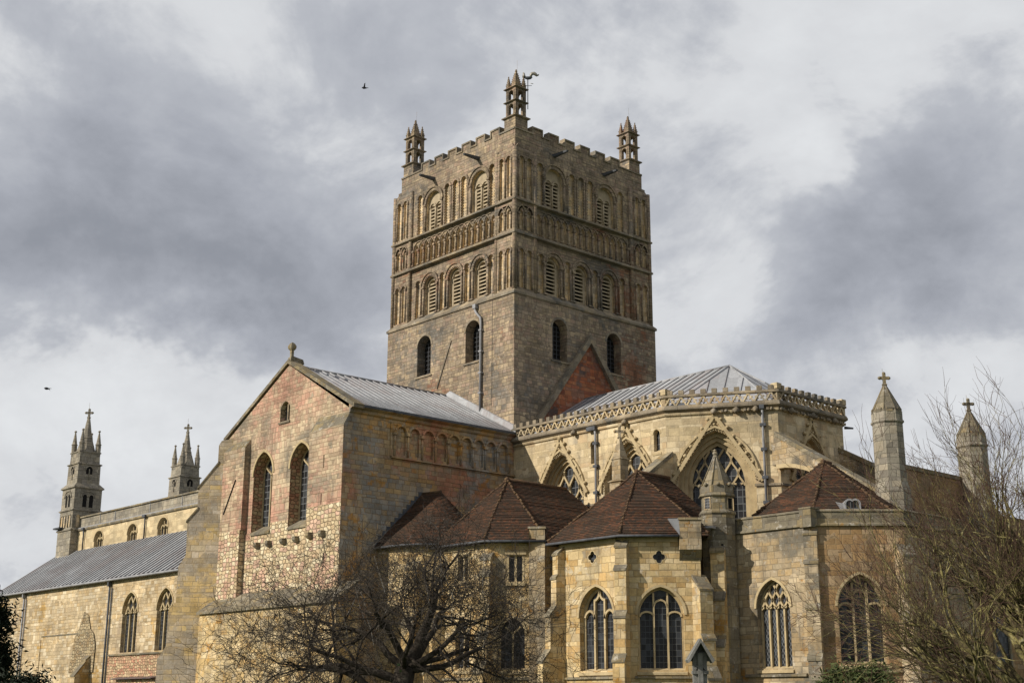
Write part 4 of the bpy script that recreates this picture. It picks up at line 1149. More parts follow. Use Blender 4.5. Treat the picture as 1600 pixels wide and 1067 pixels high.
def west_turret(cx, cy):
    mb = MB(); a = 1.5
    lev = [(a, 12, 19.4), (a-.04, 19.55, 23.0), (a-.28, 23.55, 25.3)]
    mb.sq(cx, cy, [(a+.04, 8), (a+.04, 18.45), (a+.16, 18.5), (a+.16, 18.62), (a-.02, 18.75), (a-.02, 20.45), (a+.1, 20.5), (a+.1, 20.6), (a-.06, 20.7), (a-.06, 22.72), (a+.1, 22.8), (a+.1, 22.9), (a-.3, 23.35),
                    (a-.32, 25.2), (a-.2, 25.27), (a-.2, 25.36), (a-.4, 25.45), (a-.44, 26.45), (a-.34, 26.52), (a-.34, 26.6), (a-.5, 26.66)])
    for F in (FR((cx, cy-a), (1, 0), (0, -1)), FR((cx+a, cy), (0, 1), (1, 0))):
        for c_ in (-.34, .34):                              # paired belfry lights
            mb.flat(F, arch(c_, .21, 20.9, 21.95, .21), -.05, 1)
            mb.bar(F, arch(c_, .21, 20.9, 21.95, .21)[1:-1], .1, -.08, .0, 0, off=.05)
        mb.bar(F, head(0, .78, 21.85, .66), .12, -.08, .02, 0)
        mb.flat(F, arch(0, .34, 23.7, 24.7, .34), -.31, 1); mb.bar(F, head(0, .34, 24.7, .34), .12, -.34, -.24, 0, off=.06); mb.tube([F.P(0, 23.7, -.28), F.P(0, 24.8, -.28)], .06, 5, 0)
        for c_ in (-.9, -.3, .3, .9):                       # blind arcade below
            mb.flat(F, arch(c_, .17, 18.85, 19.9, .17), -.0, 2); mb.bar(F, head(c_, .2, 19.9, .2, 5), .1, -.04, .05, 0, off=.03)
        for c_ in (-1.2, -.6, 0, .6, 1.2): mb.tube([F.P(c_, 18.8, .03), F.P(c_, 19.9, .03)], .06, 5, 0)
    for sx in (-1, 1):
        for sy in (-1, 1):
            x, y = cx+sx*(a-.62), cy+sy*(a-.62)
            mb.lathe(x, y, [(.27, 26.3), (.27, 27.4), (.33, 27.44), (.24, 27.55), (.06, 28.75)], 8); mb.blob((x, y, 28.82), .15)
    mb.lathe(cx, cy, [(.98, 26.6), (.52, 28.1), (.58, 28.14), (.48, 28.22), (.12, 30.4)], 8)
    cross(mb, cx, cy, 30.3, .85, FR((0, 0), (rt.x, rt.y), (rt.y, -rt.x)))
    mb.tube([(cx-.1, cy, 30.6), (cx-.1, cy, 31.9)], .012, 4)
    mb.fbox(FR((cx, cy-a), (1, 0), (0, -1)), -1.7, -.3, 18.75, 18.9, -.1, .5, 3)
    return mb.build('west_turret', ['grey_turret_stone', 'dark_opening', 'tower_panel_stone', 'iron_paint'], CH)


west_turret(-66.2, .75); west_turret(-66.2, 12.1)

# ------------------------------------------------------------------ choir clerestory and apse
P0, P1, P2, P3, P4, P5 = (0, 0), (13.1, 0.0), (18.55, 3.35), (18.55, 9.65), (13.1, 13.0), (0, 13.0)
SEL = math.hypot(P2[0]-P1[0], P2[1]-P1[1])
su = ((P2[0]-P1[0])/SEL, (P2[1]-P1[1])/SEL)
FC = SOUTH(0)
FD = FR(P1, su, (su[1], -su[0]))
FG = FR(P2, (0, 1), (1, 0))
NEL = math.hypot(P4[0]-P3[0], P4[1]-P3[1])
FH = FR(P3, (P4[0]-P3[0], P4[1]-P3[1]), ((P4[1]-P3[1]), -(P4[0]-P3[0])))
FI = FR(P4, (-1, 0), (0, 1))
mb = MB()
LW = [(4.4, 1.95), (10.05, 1.95)]
lanc = [(7.24, .24, 15.9, 17.0), (12.38, .24, 15.95, 16.95)]
hC = [(arch(c_, h, 9.0, 14.0, 2.85), .35, False) for c_, h in LW]+[(arch(c_, w_, a, b_, w_*1.1), .3, False) for c_, w_, a, b_ in lanc]
mb.facade(FC, rect(0, 13.1, 0, 17.95), hC, 0)
mb.facade(FD, rect(0, SEL, 0, 17.95), [(arch(2.82, 2.2, 9.0, 13.9, 3.0), .4, False)], 0)
mb.facade(FG, rect(0, 6.3, 0, 17.95), [(arch(3.05, 1.75, 9.0, 13.9, 2.75), .4, False)], 0)
mb.facade(FH, rect(0, NEL, 0, 17.95), (), 0); mb.facade(FI, rect(0, 13.1, 0, 17.95), (), 0)
mb.fbox(FD, 4.95, SEL, 13.62, 13.78, -.05, .1, 1, slope=.04); mb.fbox(FG, 0, 1.2, 13.62, 13.78, -.05, .1, 1, slope=.04)
mb.fbox(FC, 6.5, 7.8, 13.3, 13.45, -.05, .1, 1)
CHO = mb.build('choir', ['choir_stone', 'dressed_stone'], CH)
OR = [(0, .35), (.2, .5), (.38, .68), (.58, .85)]
for c_, h in LW: gothic(CHO, FC, c_, h, 9.0, 14.0, 2.85, OR, 'net', 3, 'square_glass', bw=.12, name='window', gable=(17.72, 14.2, 2.35))
gothic(CHO, FD, 2.82, 2.2, 9.0, 13.9, 3.0, [(0, .4), (.25, .55), (.48, .75), (.7, .95)], 'net', 4, 'square_glass', bw=.10, name='window', gable=(17.8, 13.9, 2.6))
gothic(CHO, FG, 3.05, 1.75, 9.0, 13.9, 2.75, OR, 'net', 3, 'square_glass', bw=.12, name='window', gable=(17.7, 14.0, 2.2))
for c_, w_, a, b_ in lanc: gothic(CHO, FC, c_, w_, a, b_, w_*1.1, [(0, .3)], 'plain', 1, 'square_glass', name='lancet_window', hood=.03, hoodw=.08, sillp=.04)
# cornice, pierced parapet with small battlements
OUT = [FC, FD, FG, FH, FI]; LEN = [13.1, SEL, 6.3, NEL, 13.1]
loop = [P0, P1, P2, P3, P4, P5]


def offset(pts, d):
    o = []
    for i, p in enumerate(pts):
        ns = []
        if i: a = pts[i-1]; L = math.hypot(p[0]-a[0], p[1]-a[1]); ns.append(((p[1]-a[1])/L, -(p[0]-a[0])/L))
        if i < len(pts)-1: a = pts[i+1]; L = math.hypot(a[0]-p[0], a[1]-p[1]); ns.append(((a[1]-p[1])/L, -(a[0]-p[0])/L))
        mx = sum(q[0] for q in ns); my = sum(q[1] for q in ns); L = math.hypot(mx, my); mx /= L; my /= L
        k = d/(mx*ns[0][0]+my*ns[0][1]); o.append((p[0]+mx*k, p[1]+my*k))
    return o


def sweep(mb, pts, prof, mi=0):
    """closed (offset, z) profile carried along a plan line"""
    n_ = len(prof); v = []
    offs = {}
    for d_, z in prof:
        if d_ not in offs: offs[d_] = offset(pts, d_)
    for i in range(len(pts)):
        for d_, z in prof: v.append((*offs[d_][i], z))
    mb.add(v, [(i*n_+j, i*n_+(j+1) % n_, (i+1)*n_+(j+1) % n_, (i+1)*n_+j) for i in range(len(pts)-1) for j in range(n_)]+[list(range(n_)), [(len(pts)-1)*n_+j for j in range(n_)]], mi)


mb = MB()
sweep(mb, loop, [(-.1, 17.86), (.10, 17.9), (.14, 18.0), (.06, 18.08), (-.1, 18.08)], 0)
sweep(mb, loop, [(-.2, 18.07), (.12, 18.07), (.30, 18.2), (.30, 18.3), (.22, 18.46), (-.2, 18.46)], 1)
sweep(mb, loop, [(-.02, 18.93), (.26, 18.93), (.26, 19.02), (.20, 19.09), (-.02, 19.09)], 1)
for F, L in zip(OUT, LEN):
    k = max(2, round(L/.62)); pt = L/k
    for i in range(k):
        a = i*pt; z0, z1 = 18.45, 18.94
        mb.bar(F, [(a+.02, z0), (a+pt/2, z1), (a+pt-.02, z0)], .085, .02, .22, 0)
        for sg in (-1, 1): mb.fbox(F, a+pt/2+sg*pt*.14-.045, a+pt/2+sg*pt*.14+.045, z0+.15, z0+.21, .06, .18, 0); mb.fbox(F, a+pt/2+sg*pt*.36-.04, a+pt/2+sg*pt*.36+.04, z1-.22, z1-.16, .06, .18, 0)
        mb.fbox(F, a+pt*.27, a+pt*.73, 19.08, 19.34, .0, .22, 1)
        if F in (FG, FH) or (F is FD and a > 2.7): mb.blob(F.P(a+pt*.5, 17.98, .16), .12, 1); mb.fbox(F, a+pt*.05, a+pt*.25, 17.92, 18.06, .1, .24, 1)
for q in (P1, P2, P3): mb.sq(q[0]-.02, q[1], [(.16, 18.4), (.16, 19.1), (.22, 19.12), (.22, 19.45)], 0)
mb.build('pierced_parapet', ['choir_stone', 'dressed_stone'], CHO, 'openwork zigzag parapet with small battlements')
# roof
ri = offset(loop, -.35); AX = (12.75, 6.5, 22.1); RW = (0, 6.5, 22.1); ez = 18.45
E_ = [(x, y, ez) for x, y in ri]
E_[0] = (0, E_[0][1], ez); E_[-1] = (0, E_[-1][1], ez)
mb = MB()
faces = [(E_[0], E_[1], AX, RW), (E_[1], E_[2], AX), (E_[2], E_[3], AX), (E_[3], E_[4], AX), (E_[4], E_[5], RW, AX)]
for q in faces: mb.poly(q, 0)
for i in range(1, 18):                                        # standing seams on the south and north slopes
    x = .72*i
    for yb, in ((E_[0][1],), (E_[5][1],)): mb.tube([(min(x, 13.0), yb, ez+.02), (min(x, 12.75), 6.5, 22.12)], .035, 4, 1)
for a, b_, m_ in ((1, 2, 6), (2, 3, 6), (3, 4, 6)):
    A, B = Vector(E_[a]), Vector(E_[b_]); T = Vector(AX)
    nrm = (B-A).cross(T-A).normalized()
    mid = (A+B)/2; ax_ = (T-mid)
    for i in range(1, m_):
        p = A.lerp(B, i/m_)
        # seam parallel to the slope line, stopped by the hip
        f_ = 1-abs(2*i/m_-1)
        mb.tube([p+nrm*.02, p+ax_*f_+nrm*.02], .03, 4, 1)
for e in E_[1:5]: mb.tube([e, AX], .07, 5, 0)
mb.tube([RW, AX], .08, 5, 0)
mb.build('choir_roof', ['pale_lead_sheet', 'old_lead_sheet'], CHO)
for F, u_, z0, z1 in ((FC, 7.55, 18.0, 12.0), (FD, 5.55, 18.1, 11.8)):
    mb = MB(); mb.fbox(F, u_-.6 if F is FC else u_-.15, u_+.12, z0-.12, z0+.12, .05, .34, 0); mb.tube([F.P(u_, z0, .2), F.P(u_, z0-.35, .15), F.P(u_, z1, .15)], .075, 8, 1)
    for z in (17.0, 15.6, 14.0, 12.6): mb.fbox(F, u_-.17, u_+.17, z, z+.16, 0, .24, 0)
    mb.build('downpipe', ['iron_paint', 'lead_pipe'], CHO)
mb = MB(); q = FG.P(6.35, 17.75, .1); mb.tube([q, (q[0]+.5, q[1]+.15, 17.66)], [.09, .05], 6, 0); mb.build('rain_spout', 'iron_paint', CHO)
for F, u_ in ((FC, 5.75), (FC, 10.05), (FD, 2.82), (FD, 5.2), (FD, 4.1), (FG, 1.0), (FG, 3.05), (FG, 5.2)):
    mb = MB(); c_ = F.P(u_, 17.98, .22); mb.blob(c_, .2, 0, 1.2); mb.blob(F.P(u_, 17.9, .38), .11, 0); mb.build('carved_head', 'dressed_stone', CHO)


def flyer(x, y, dr, length, ztop, slope, zb, thick, mat):
    """half-arch raking strut from the wall out to its pier"""
    L = math.hypot(*dr); dx, dy = dr[0]/L, dr[1]/L; tx, ty = -dy*thick/2, dx*thick/2
    mb = MB(); n_ = 10
    ze = ztop-slope*length
    low = []
    for i in range(n_+1):
        t = i/n_; low.append((length*t, zb-(zb-(ze-2.6))*(t**2.2)))
    prof = [(-.3, ztop+.3*slope), (length, ze)]+low[::-1]+[(-.3, zb)]
    mb.prism([(x+dx*a-tx, y+dy*a-ty, z) for a, z in prof], (2*tx, 2*ty, 0), 0)
    cp = [(.0, ztop+.02), (length, ze+.02), (length, ze+.26), (.0, ztop+.30)]
    mb.prism([(x+dx*a-tx*1.25, y+dy*a-ty*1.25, z) for a, z in cp], (2.5*tx, 2.5*ty, 0), 1)
    mb.prism([(x+dx*a-tx*1.1, y+dy*a-ty*1.1, z) for a, z in low]+[(x+dx*a-tx*1.1, y+dy*a-ty*1.1, z-.22) for a, z in low[::-1]], (2.2*tx, 2.2*ty, 0), 2)
    return mb.build('flying_buttress', [mat, 'lichen_stone', 'trim_stone'], CH)


flyer(13.1, 0.1, (0, -1), 3.6, 15.5, .68, 13.6, .62, 'choir_stone')
flyer(18.5, 3.4, (7.2, -.6), 6.9, 16.35, .60, 14.75, .62, 'weathered_chapel_stone')
flyer(18.5, 9.4, (7.2, 1.2), 7.2, 16.2, .55, 14.7, .62, 'weathered_chapel_stone')
# pinnacle on the pier of the first strut
mb = MB(); px_, py_ = 13.1, -3.9
mb.sq(px_, py_, [(.42, 6), (.42, 13.55), (.52, 13.62), (.32, 13.75), (.32, 14.85), (.37, 14.88), (.30, 14.95), (.05, 16.15)])
cross(mb, px_, py_, 16.1, .62, FR((0, 0), (rt.x, rt.y), (rt.y, -rt.x)))
mb.build('pinnacle', ['weathered_chapel_stone'], CH)
# aisle block that joins choir and chapels
mb = MB(); mb.box((.0, -4.4, 0), (17.5, .0, 9.6)); mb.build('choir_aisle', 'weathered_chapel_stone', CH)

# ------------------------------------------------------------------ chapels


def chapel(label, xw, yc, xc, a, zt, apex, yback, yridge, mat, parapet=None, eave=.38):
    """half-octagon chapel: south and south-east faces, tiled hipped roof. Returns part and frames"""
    A0, A1, A2 = (xw, yback), (xw, yc), (xc, yc)
    A3 = (xc+a*r2, yc+a*r2); A4 = (A3[0], yback)
    pl = [A0, A1, A2, A3, A4]
    FS_, FSE = SOUTH(yc), FR(A2, (r2, r2), (r2, -r2))
    return pl, FS_, FSE


def courses(mb, poly, dz=.098, mi=0, lift=.03):
    """lay a sloping roof face in overlapping tile courses"""
    P = [Vector(q) for q in poly]; n = Vector((0, 0, 0))
    for i in range(len(P)): n += P[i].cross(P[(i+1) % len(P)])
    n.normalize()
    if n.z < 0: n = -n
    z0, z1 = min(q.z for q in P), max(q.z for q in P); k = int((z1-z0)/dz)+1
    for j in range(k):
        a, b_ = z0+j*dz, min(z1, z0+(j+1)*dz)
        q = P
        for lo, zz in ((True, a), (False, b_)):
            o = []
            for i in range(len(q)):
                s, e = q[i], q[(i+1) % len(q)]
                si = s.z >= zz-1e-6 if lo else s.z <= zz+1e-6; ei = e.z >= zz-1e-6 if lo else e.z <= zz+1e-6
                if si: o.append(s)
                if si != ei and abs(e.z-s.z) > 1e-9: o.append(s.lerp(e, (zz-s.z)/(e.z-s.z)))
            q = o
            if len(q) < 3: break
        if len(q) < 3: continue
        lf = lift*rng.uniform(.6, 1.5)
        up_ = [v+n*(lf*(1-(v.z-a)/dz)+.004+.03*math.sin(v.x*1.3+v.y*1.7+v.z)) for v in q]
        mb.poly(up_, mi)
        low = [i for i in range(len(q)) if abs(q[i].z-a) < 1e-5]
        if len(low) == 2: mb.poly([q[low[0]]-n*.01, q[low[1]]-n*.01, up_[low[1]], up_[low[0]]], mi)


def tile_roof(parent, pts, apex, ridge, ridge_mat='tile_ridge', name='tiled_roof', back=True):
    mb = MB(); A = apex; B = ridge; n_ = len(pts)
    quads = [(pts[0], pts[1], A, B)]+[(pts[i], pts[i+1], A) for i in range(1, n_-2)]+[(pts[n_-2], pts[n_-1], B, A)]
    if back: quads.append((pts[n_-1], pts[0], B))
    for q in quads: courses(mb, q)
    for i in range(n_-1):                                      # tile edge at the eaves
        p, q = pts[i], pts[i+1]; mb.poly([p, q, (q[0], q[1], q[2]-.12), (p[0], p[1], p[2]-.12)], 0)
    for p in pts[1:n_-1]:                                       # bonnet tiles up each hip
        a = Vector(p); b_ = Vector(A); L = (b_-a).length; k = int(L/.3)
        for i in range(k):
            jj = Vector((rng.uniform(-.025, .025), rng.uniform(-.025, .025), .02*math.sin(p[0]*1.3+p[1]*1.7+i))); q0 = a.lerp(b_, i/k)+jj; q1 = a.lerp(b_, (i+1.15)/k)+jj
            mb.tube([q0+Vector((0, 0, .035)), q1+Vector((0, 0, .01))], [.085, .05], 6, 1)
    if (Vector(A)-Vector(B)).length > .2: mb.tube([Vector(A)+Vector((0, 0, .03)), Vector(B)+Vector((0, 0, .03))], .12, 6, 1)
    mb.blob(Vector(A)+Vector((0, 0, .05)), .17, 1)
    return mb.build(name, ['clay_tile', ridge_mat], parent)


def qhole(c_, z, r_):
    pts = []
    for k in range(4):
        for j in range(-4, 5):
            a = PI/2*k+RD(92)*j/4
            pts.append((c_+r_*(.55*math.cos(PI/2*k)+.45*math.cos(a)), z+r_*(.55*math.sin(PI/2*k)+.45*math.sin(a))))
    return pts


def quatrefoil(parent, F, c_, z, r_, mat_='trim_stone'):
    mb = MB()
    pts = qhole(c_, z, r_)
    mb.flat(F, pts, -.16, 1)
    mb.bar(F, pts, .05, -.16, .012, 0, closed=True, off=-.025)
    mb.build('quatrefoil_window', [mat_, 'stained_glass'], parent)
    return pts, .16, False


# --- chapel on the transept's east side: round apse, tiled cone
mb = MB(); cx, cy, R1 = 1.5, -7.46, 3.15; n_ = 10
ring = [(0, cy-R1), (cx, cy-R1)]+[(cx+R1*math.sin(PI*i/n_), cy-R1*math.cos(PI*i/n_)) for i in range(1, n_)]+[(cx, cy+R1), (0, cy+R1)]
for i in range(len(ring)-1):
    p, q = ring[i], ring[i+1]; L = math.hypot(q[0]-p[0], q[1]-p[1])
    F = FR(p, (q[0]-p[0], q[1]-p[1]), (q[1]-p[1], -(q[0]-p[0])))
    holes = []
    if i in (4,): holes = [(arch(L/2, .36, 3.4, 5.4, .5), .3, True, 0, 1)]
    mb.facade(F, rect(0, L, 0, 10.55), holes, 0)
sweep(mb, ring, [(-.05, 10.3), (.18, 10.42), (.18, 10.5), (-.05, 10.55)], 2)
buttress(mb, cx+R1*.45, cy-R1*.89, (.45, -.89), .7, [(9.2, .35), (6.0, .7), (3.5, 1.3)], 0, 2)
buttress(mb, cx+R1*.97, cy-R1*.23, (.97, -.23), .7, [(9.2, .35), (6.0, .7), (3.5, 1.3)], 0, 2)
C1 = mb.build('apse_chapel', ['chapel_stone', 'stained_glass', 'lichen_stone'], CH, 'low round apse with a cone of brown tiles, against the transept')
eo = offset(ring, .35)
ev = [(x, y, 10.62) for x, y in eo]; ev[0] = (0, ev[0][1], 10.62); ev[-1] = (0, ev[-1][1], 10.62)
mb = MB(); A, B = (1.8, cy, 14.0), (0, cy, 14.05)
courses(mb, (ev[0], ev[1], A, B)); courses(mb, (ev[-2], ev[-1], B, A))
for i in range(1, len(ev)-2): courses(mb, (ev[i], ev[i+1], A))
for i in range(len(ev)-1): p, q = ev[i], ev[i+1]; mb.poly([p, q, (q[0], q[1], q[2]-.12), (p[0], p[1], p[2]-.12)], 0)
mb.tube([A, B], .1, 6, 1)
mb.tube([(x, y, 10.5) for x, y in offset(ring, .42)], .07, 6, 2)
for i in range(12):                                             # stepped lead flashing on the transept wall
    t = i/12; y = cy+(ev[0][1]-cy)*t; z = 14.05+(10.62-14.05)*t; w_ = (ev[0][1]-cy)/12
    mb.fbox(EAST(0), y+w_, y, z-.32, z+.12, .0, .05, 2)
mb.build('tiled_roof', ['clay_tile', 'tile_ridge', 'iron_paint'], C1)

# --- second chapel: two storeys, beside the bare tree
pl, FS_, FSE = chapel('', 4.28, -9.35, 8.26, 3.0, 10.35, None, -.2, 0, 'chapel_stone')
mb = MB()
upw = lambda c_, h, a, b_: (rect(c_-h, c_+h, a, b_), .32, False)
mb.facade(FS_, rect(4.28, 8.26, 0, 10.25), [upw(6.2, .5, 8.3, 9.75), (arch(6.22, .60, 3.6, 5.45, .85), .3, False)], 0)
mb.facade(FSE, rect(0, 3.05, 0, 10.25), [upw(1.52, .42, 8.12, 9.62), (arch(1.38, .64, 3.55, 5.4, .85), .35, False)], 0)
e3 = (8.26+3.05*r2, -9.35+3.05*r2)
mb.add([(4.28, -9.35, 0), (4.28, -.2, 0), (4.28, -.2, 10.25), (4.28, -9.35, 10.25), (*e3, 0), (e3[0], -.2, 0), (e3[0], -.2, 10.25), (*e3, 10.25)], [(0, 1, 2, 3), (4, 5, 6, 7)], 0)
mb.fbox(FSE, 0, 3.05, 3.05, 3.2, -.05, .12, 1, slope=.05); mb.fbox(FS_, 4.3, 8.26, 3.05, 3.2, -.05, .12, 1, slope=.05)
mb.fbox(FS_, 4.4, 7.2, 10.0, 10.24, -.02, .1, 2)
C2 = mb.build('polygonal_chapel', ['chapel_stone', 'lichen_stone', 'trim_stone'], CH, 'two-storey tiled chapel with mullioned windows, behind the bare tree')
for F, c_, h, a, b_ in ((FS_, 6.2, .5, 8.3, 9.75), (FSE, 1.52, .42, 8.12, 9.62)):
    w_ = MB(); w_.flat(F, rect(c_-h, c_+h, a, b_), -.3, 1); w_.bar(F, [(c_, a), (c_, b_)], .13, -.3, -.06, 0)
    w_.bar(F, [(c_-h, a), (c_-h, b_), (c_+h, b_), (c_+h, a)], .12, -.3, .02, 0, closed=True, off=-.05 if False else .0); w_.fbox(F, c_-h-.16, c_+h+.16, b_, b_+.17, -.05, .1, 0); w_.fbox(F, c_-h-.1, c_+h+.1, a-.15, a, -.3, .1, 0)
    w_.build('mullioned_window', ['trim_stone', 'stained_glass'], C2)
gothic(C2, FS_, 6.22, .60, 3.6, 5.45, .85, [(0, .3)], 'fork', 2, 'stained_glass', bw=.09, hood=.05, hoodw=.1, sillp=.08)
gothic(C2, FSE, 1.38, .64, 3.55, 5.4, .85, [(0, .35)], 'fork', 2, 'stained_glass', bw=.09, hood=.05, hoodw=.1, sillp=.08)
mb = MB(); buttress(mb, 8.2, -9.3, (.38, -.92), .62, [(9.4, .28), (8.5, .42), (5.2, .65), (3.4, 1.1)], 0, 1); mb.build('buttress', ['chapel_stone', 'lichen_stone'], C2)
mb = MB(); buttress(mb, 4.4, -9.3, (-.38, -.92), .62, [(9.2, .3), (6, .65), (3.4, 1.1)], 0, 1); mb.build('buttress', ['chapel_stone', 'lichen_stone'], C2)
mb = MB()
q = FSE.P(2.32, 0, 0)
mb.prism([FSE.P(2.25, 0, .16), FSE.P(3.12, 0, .16), FSE.P(3.12, 9.7, .16), FSE.P(3.12, 10.1, .44), FSE.P(3.12, 11.0, .44), FSE.P(2.25, 11.0, .44), FSE.P(2.25, 10.1, .44), FSE.P(2.25, 9.7, .16)], (-1.1*r2, 1.1*r2, 0), 0)
mb.prism([FSE.P(2.2, 10.98, .5), FSE.P(3.17, 10.98, .5), FSE.P(3.17, 11.1, .44), FSE.P(2.2, 11.1, .44)], (-1.2*r2, 1.2*r2, 0), 1)
mb.build('parapet_stub', ['weathered_chapel_stone', 'lichen_stone'], C2)
ev = offset(pl, .4); ev = [(x, y, 10.42) for x, y in ev]
tile_roof(C2, ev, (6.27, -6.19, 14.3), (6.27, -1.39, 14.25))
mb = MB(); mb.tube([(x, y, 10.30) for x, y in offset(pl, .46)[:4]], .07, 6, 0); mb.build('gutter', 'iron_paint', C2)
mb = MB(); mb.fbox(EAST(e3[0]), -6.75, -6.45, 9.35, 9.6, .02, .35, 1); mb.tube([(e3[0]+.2, -6.6, 9.4), (e3[0]+.2, -6.6, 0)], .09, 8, 0); mb.build('downpipe', ['iron_paint', 'lead_pipe'], C2)

# --- third chapel: quatrefoils over broad windows
pl, FS_, FSE = chapel('', 12.08, -7.66, 16.71, 3.9, 10, None, -.3, 0, '')
mb = MB()
q1 = (14.57, 9.13, .3); q2 = (1.83, 8.97, .31)
mb.facade(FS_, rect(12.08, 16.71, 0, 9.95), [(arch(14.8, 1.2, 3.42, 6.1, 1.5), .3, False), (qhole(*q1), .2, False)], 0)
mb.facade(FSE, rect(0, 3.9, 0, 9.95), [(arch(1.85, 1.14, 3.42, 6.1, 1.36), .3, False), (qhole(*q2), .2, False)], 0)
e3 = (16.71+3.9*r2, -7.66+3.9*r2)
mb.add([(12.08, -7.66, 0), (12.08, -.3, 0), (12.08, -.3, 9.95), (12.08, -7.66, 9.95), (*e3, 0), (17.9, -3.3, 0), (17.9, -3.3, 9.95), (*e3, 9.95), (17.9, -.3, 0), (17.9, -.3, 9.95)], [(0, 1, 2, 3), (4, 5, 6, 7), (5, 8, 9, 6)], 0)
pl = pl[:4]+[(17.9, -3.3), (17.9, -.3)]
mb.fbox(FSE, .5, 3.9, 3.02, 3.16, -.05, .14, 1, slope=.05); mb.fbox(FS_, 12.6, 16.3, 3.02, 3.16, -.05, .14, 1, slope=.05)
mb.fbox(FS_, 12.3, 16.3, 9.72, 9.95, -.02, .08, 2); mb.fbox(FSE, .2, 2.8, 9.72, 9.95, -.02, .08, 2)
C3 = mb.build('polygonal_chapel', ['chapel_stone', 'lichen_stone', 'trim_stone'], CH, 'yellow stone chapel with quatrefoil openings above three-light windows')
gothic(C3, FS_, 14.8, 1.2, 3.42, 6.1, 1.5, [(0, .3), (.14, .4)], 'three', 3, 'stained_glass', bw=.11, hood=.06, hoodw=.13, sillp=.1)
gothic(C3, FSE, 1.85, 1.14, 3.42, 6.1, 1.36, [(0, .3), (.10, .38)], 'round_three', 3, 'stained_glass', bw=.09, hood=.06, hoodw=.13, sillp=.1)
quatrefoil(C3, FS_, *q1); quatrefoil(C3, FSE, *q2)
for x, y, dr, w_, st in ((16.66, -7.6, (.38, -.92), .62, [(9.5, .30), (8.35, .42), (6.0, .62), (3.85, .85)]),
                         (12.25, -7.6, (-.30, -.95), .62, [(9.45, .40), (8.2, .5), (6.25, .85), (3.9, 1.3)]),
                         (e3[0]-.1, e3[1]-.05, (.92, -.38), .7, [(7.3, .75), (4.9, .9), (3.0, 1.3)])):
    b_ = MB(); buttress(b_, x, y, dr, w_, st, 0, 1); b_.build('buttress', ['chapel_stone', 'lichen_stone'], C3)
mb = MB()
mb.prism([FSE.P(2.85, 9.3, .44), FSE.P(3.95, 9.3, .44), FSE.P(3.95, 10.8, .44), FSE.P(2.85, 10.8, .44)], (-1.2*r2, 1.2*r2, 0), 0)
mb.prism([FSE.P(2.85, 9.3, .44), FSE.P(3.95, 9.3, .44), FSE.P(3.95, 8.8, .02), FSE.P(2.85, 8.8, .02)], (-.03*r2, .03*r2, 0), 1)
mb.prism([FSE.P(2.8, 10.78, .5), FSE.P(4.0, 10.78, .5), FSE.P(4.0, 10.9, .44), FSE.P(2.8, 10.9, .44)], (-1.3*r2, 1.3*r2, 0), 1)
mb.prism([FSE.P(2.3, 10.85, .42), FSE.P(2.87, 10.85, .42), FSE.P(2.87, 10.0, .46)], (-.3*r2, .3*r2, 0), 2)
mb.build('parapet_stub', ['weathered_chapel_stone', 'lichen_stone', 'lead_pipe'], C3)
ev = [(x, y, 10.1) for x, y in offset(pl, .42)]
tile_roof(C3, ev, (14.39, -3.95, 14.0), (14.39, -1.3, 13.95))
mb = MB(); mb.tube([(x, y, 9.98) for x, y in offset(pl, .48)[:3]]+[(*FSE.P(2.8, 0, .48)[:2], 9.98)], .07, 6, 0); mb.build('gutter', 'iron_paint', C3)

# --- stair turret between chapels
mb = MB(); sx_, sy_ = 19.15, -3.05
mb.lathe(sx_, sy_, [(.92, 0), (.92, 11.2), (1.0, 11.28), (1.0, 11.36), (.84, 11.5), (.84, 12.12), (.98, 12.2), (.98, 12.28), (.90, 12.34), (.90, 12.72)], 8, 0, PI/8)
ST = mb.build('stair_turret', ['lichen_stone'], CH, 'narrow octagonal stair turret with a stone spirelet')
mb = MB()
mb.lathe(sx_, sy_, [(.88, 12.72), (.80, 12.8), (.12, 14.25), (.16, 14.3), (.10, 14.42)], 8, 0, PI/8)
for k in range(8):
    a = PI/8+PI/4*k; mb.tube([(sx_+.84*math.cos(a), sy_+.84*math.sin(a), 12.75), (sx_+.12*math.cos(a), sy_+.12*math.sin(a), 14.27)], .04, 4, 0)
    b_ = a+PI/8; mb.blob((sx_+.86*math.cos(b_), sy_+.86*math.sin(b_), 12.78), .13, 0)
mb.blob((sx_, sy_, 14.5), .16, 0); mb.blob((sx_, sy_, 14.66), .10, 0)
mb.build('spirelet', 'lichen_stone', ST)
def oct_frame(cx, cy, r_, k):
    """face k of an octagon whose corner is at PI/8"""
    a = PI/8+PI/4*k; b_ = a+PI/4
    p = (cx+r_*math.cos(a), cy+r_*math.sin(a)); q = (cx+r_*math.cos(b_), cy+r_*math.sin(b_)); m_ = (a+b_)/2
    return FR(p, (q[0]-p[0], q[1]-p[1]), (math.cos(m_), math.sin(m_))), math.hypot(q[0]-p[0], q[1]-p[1])
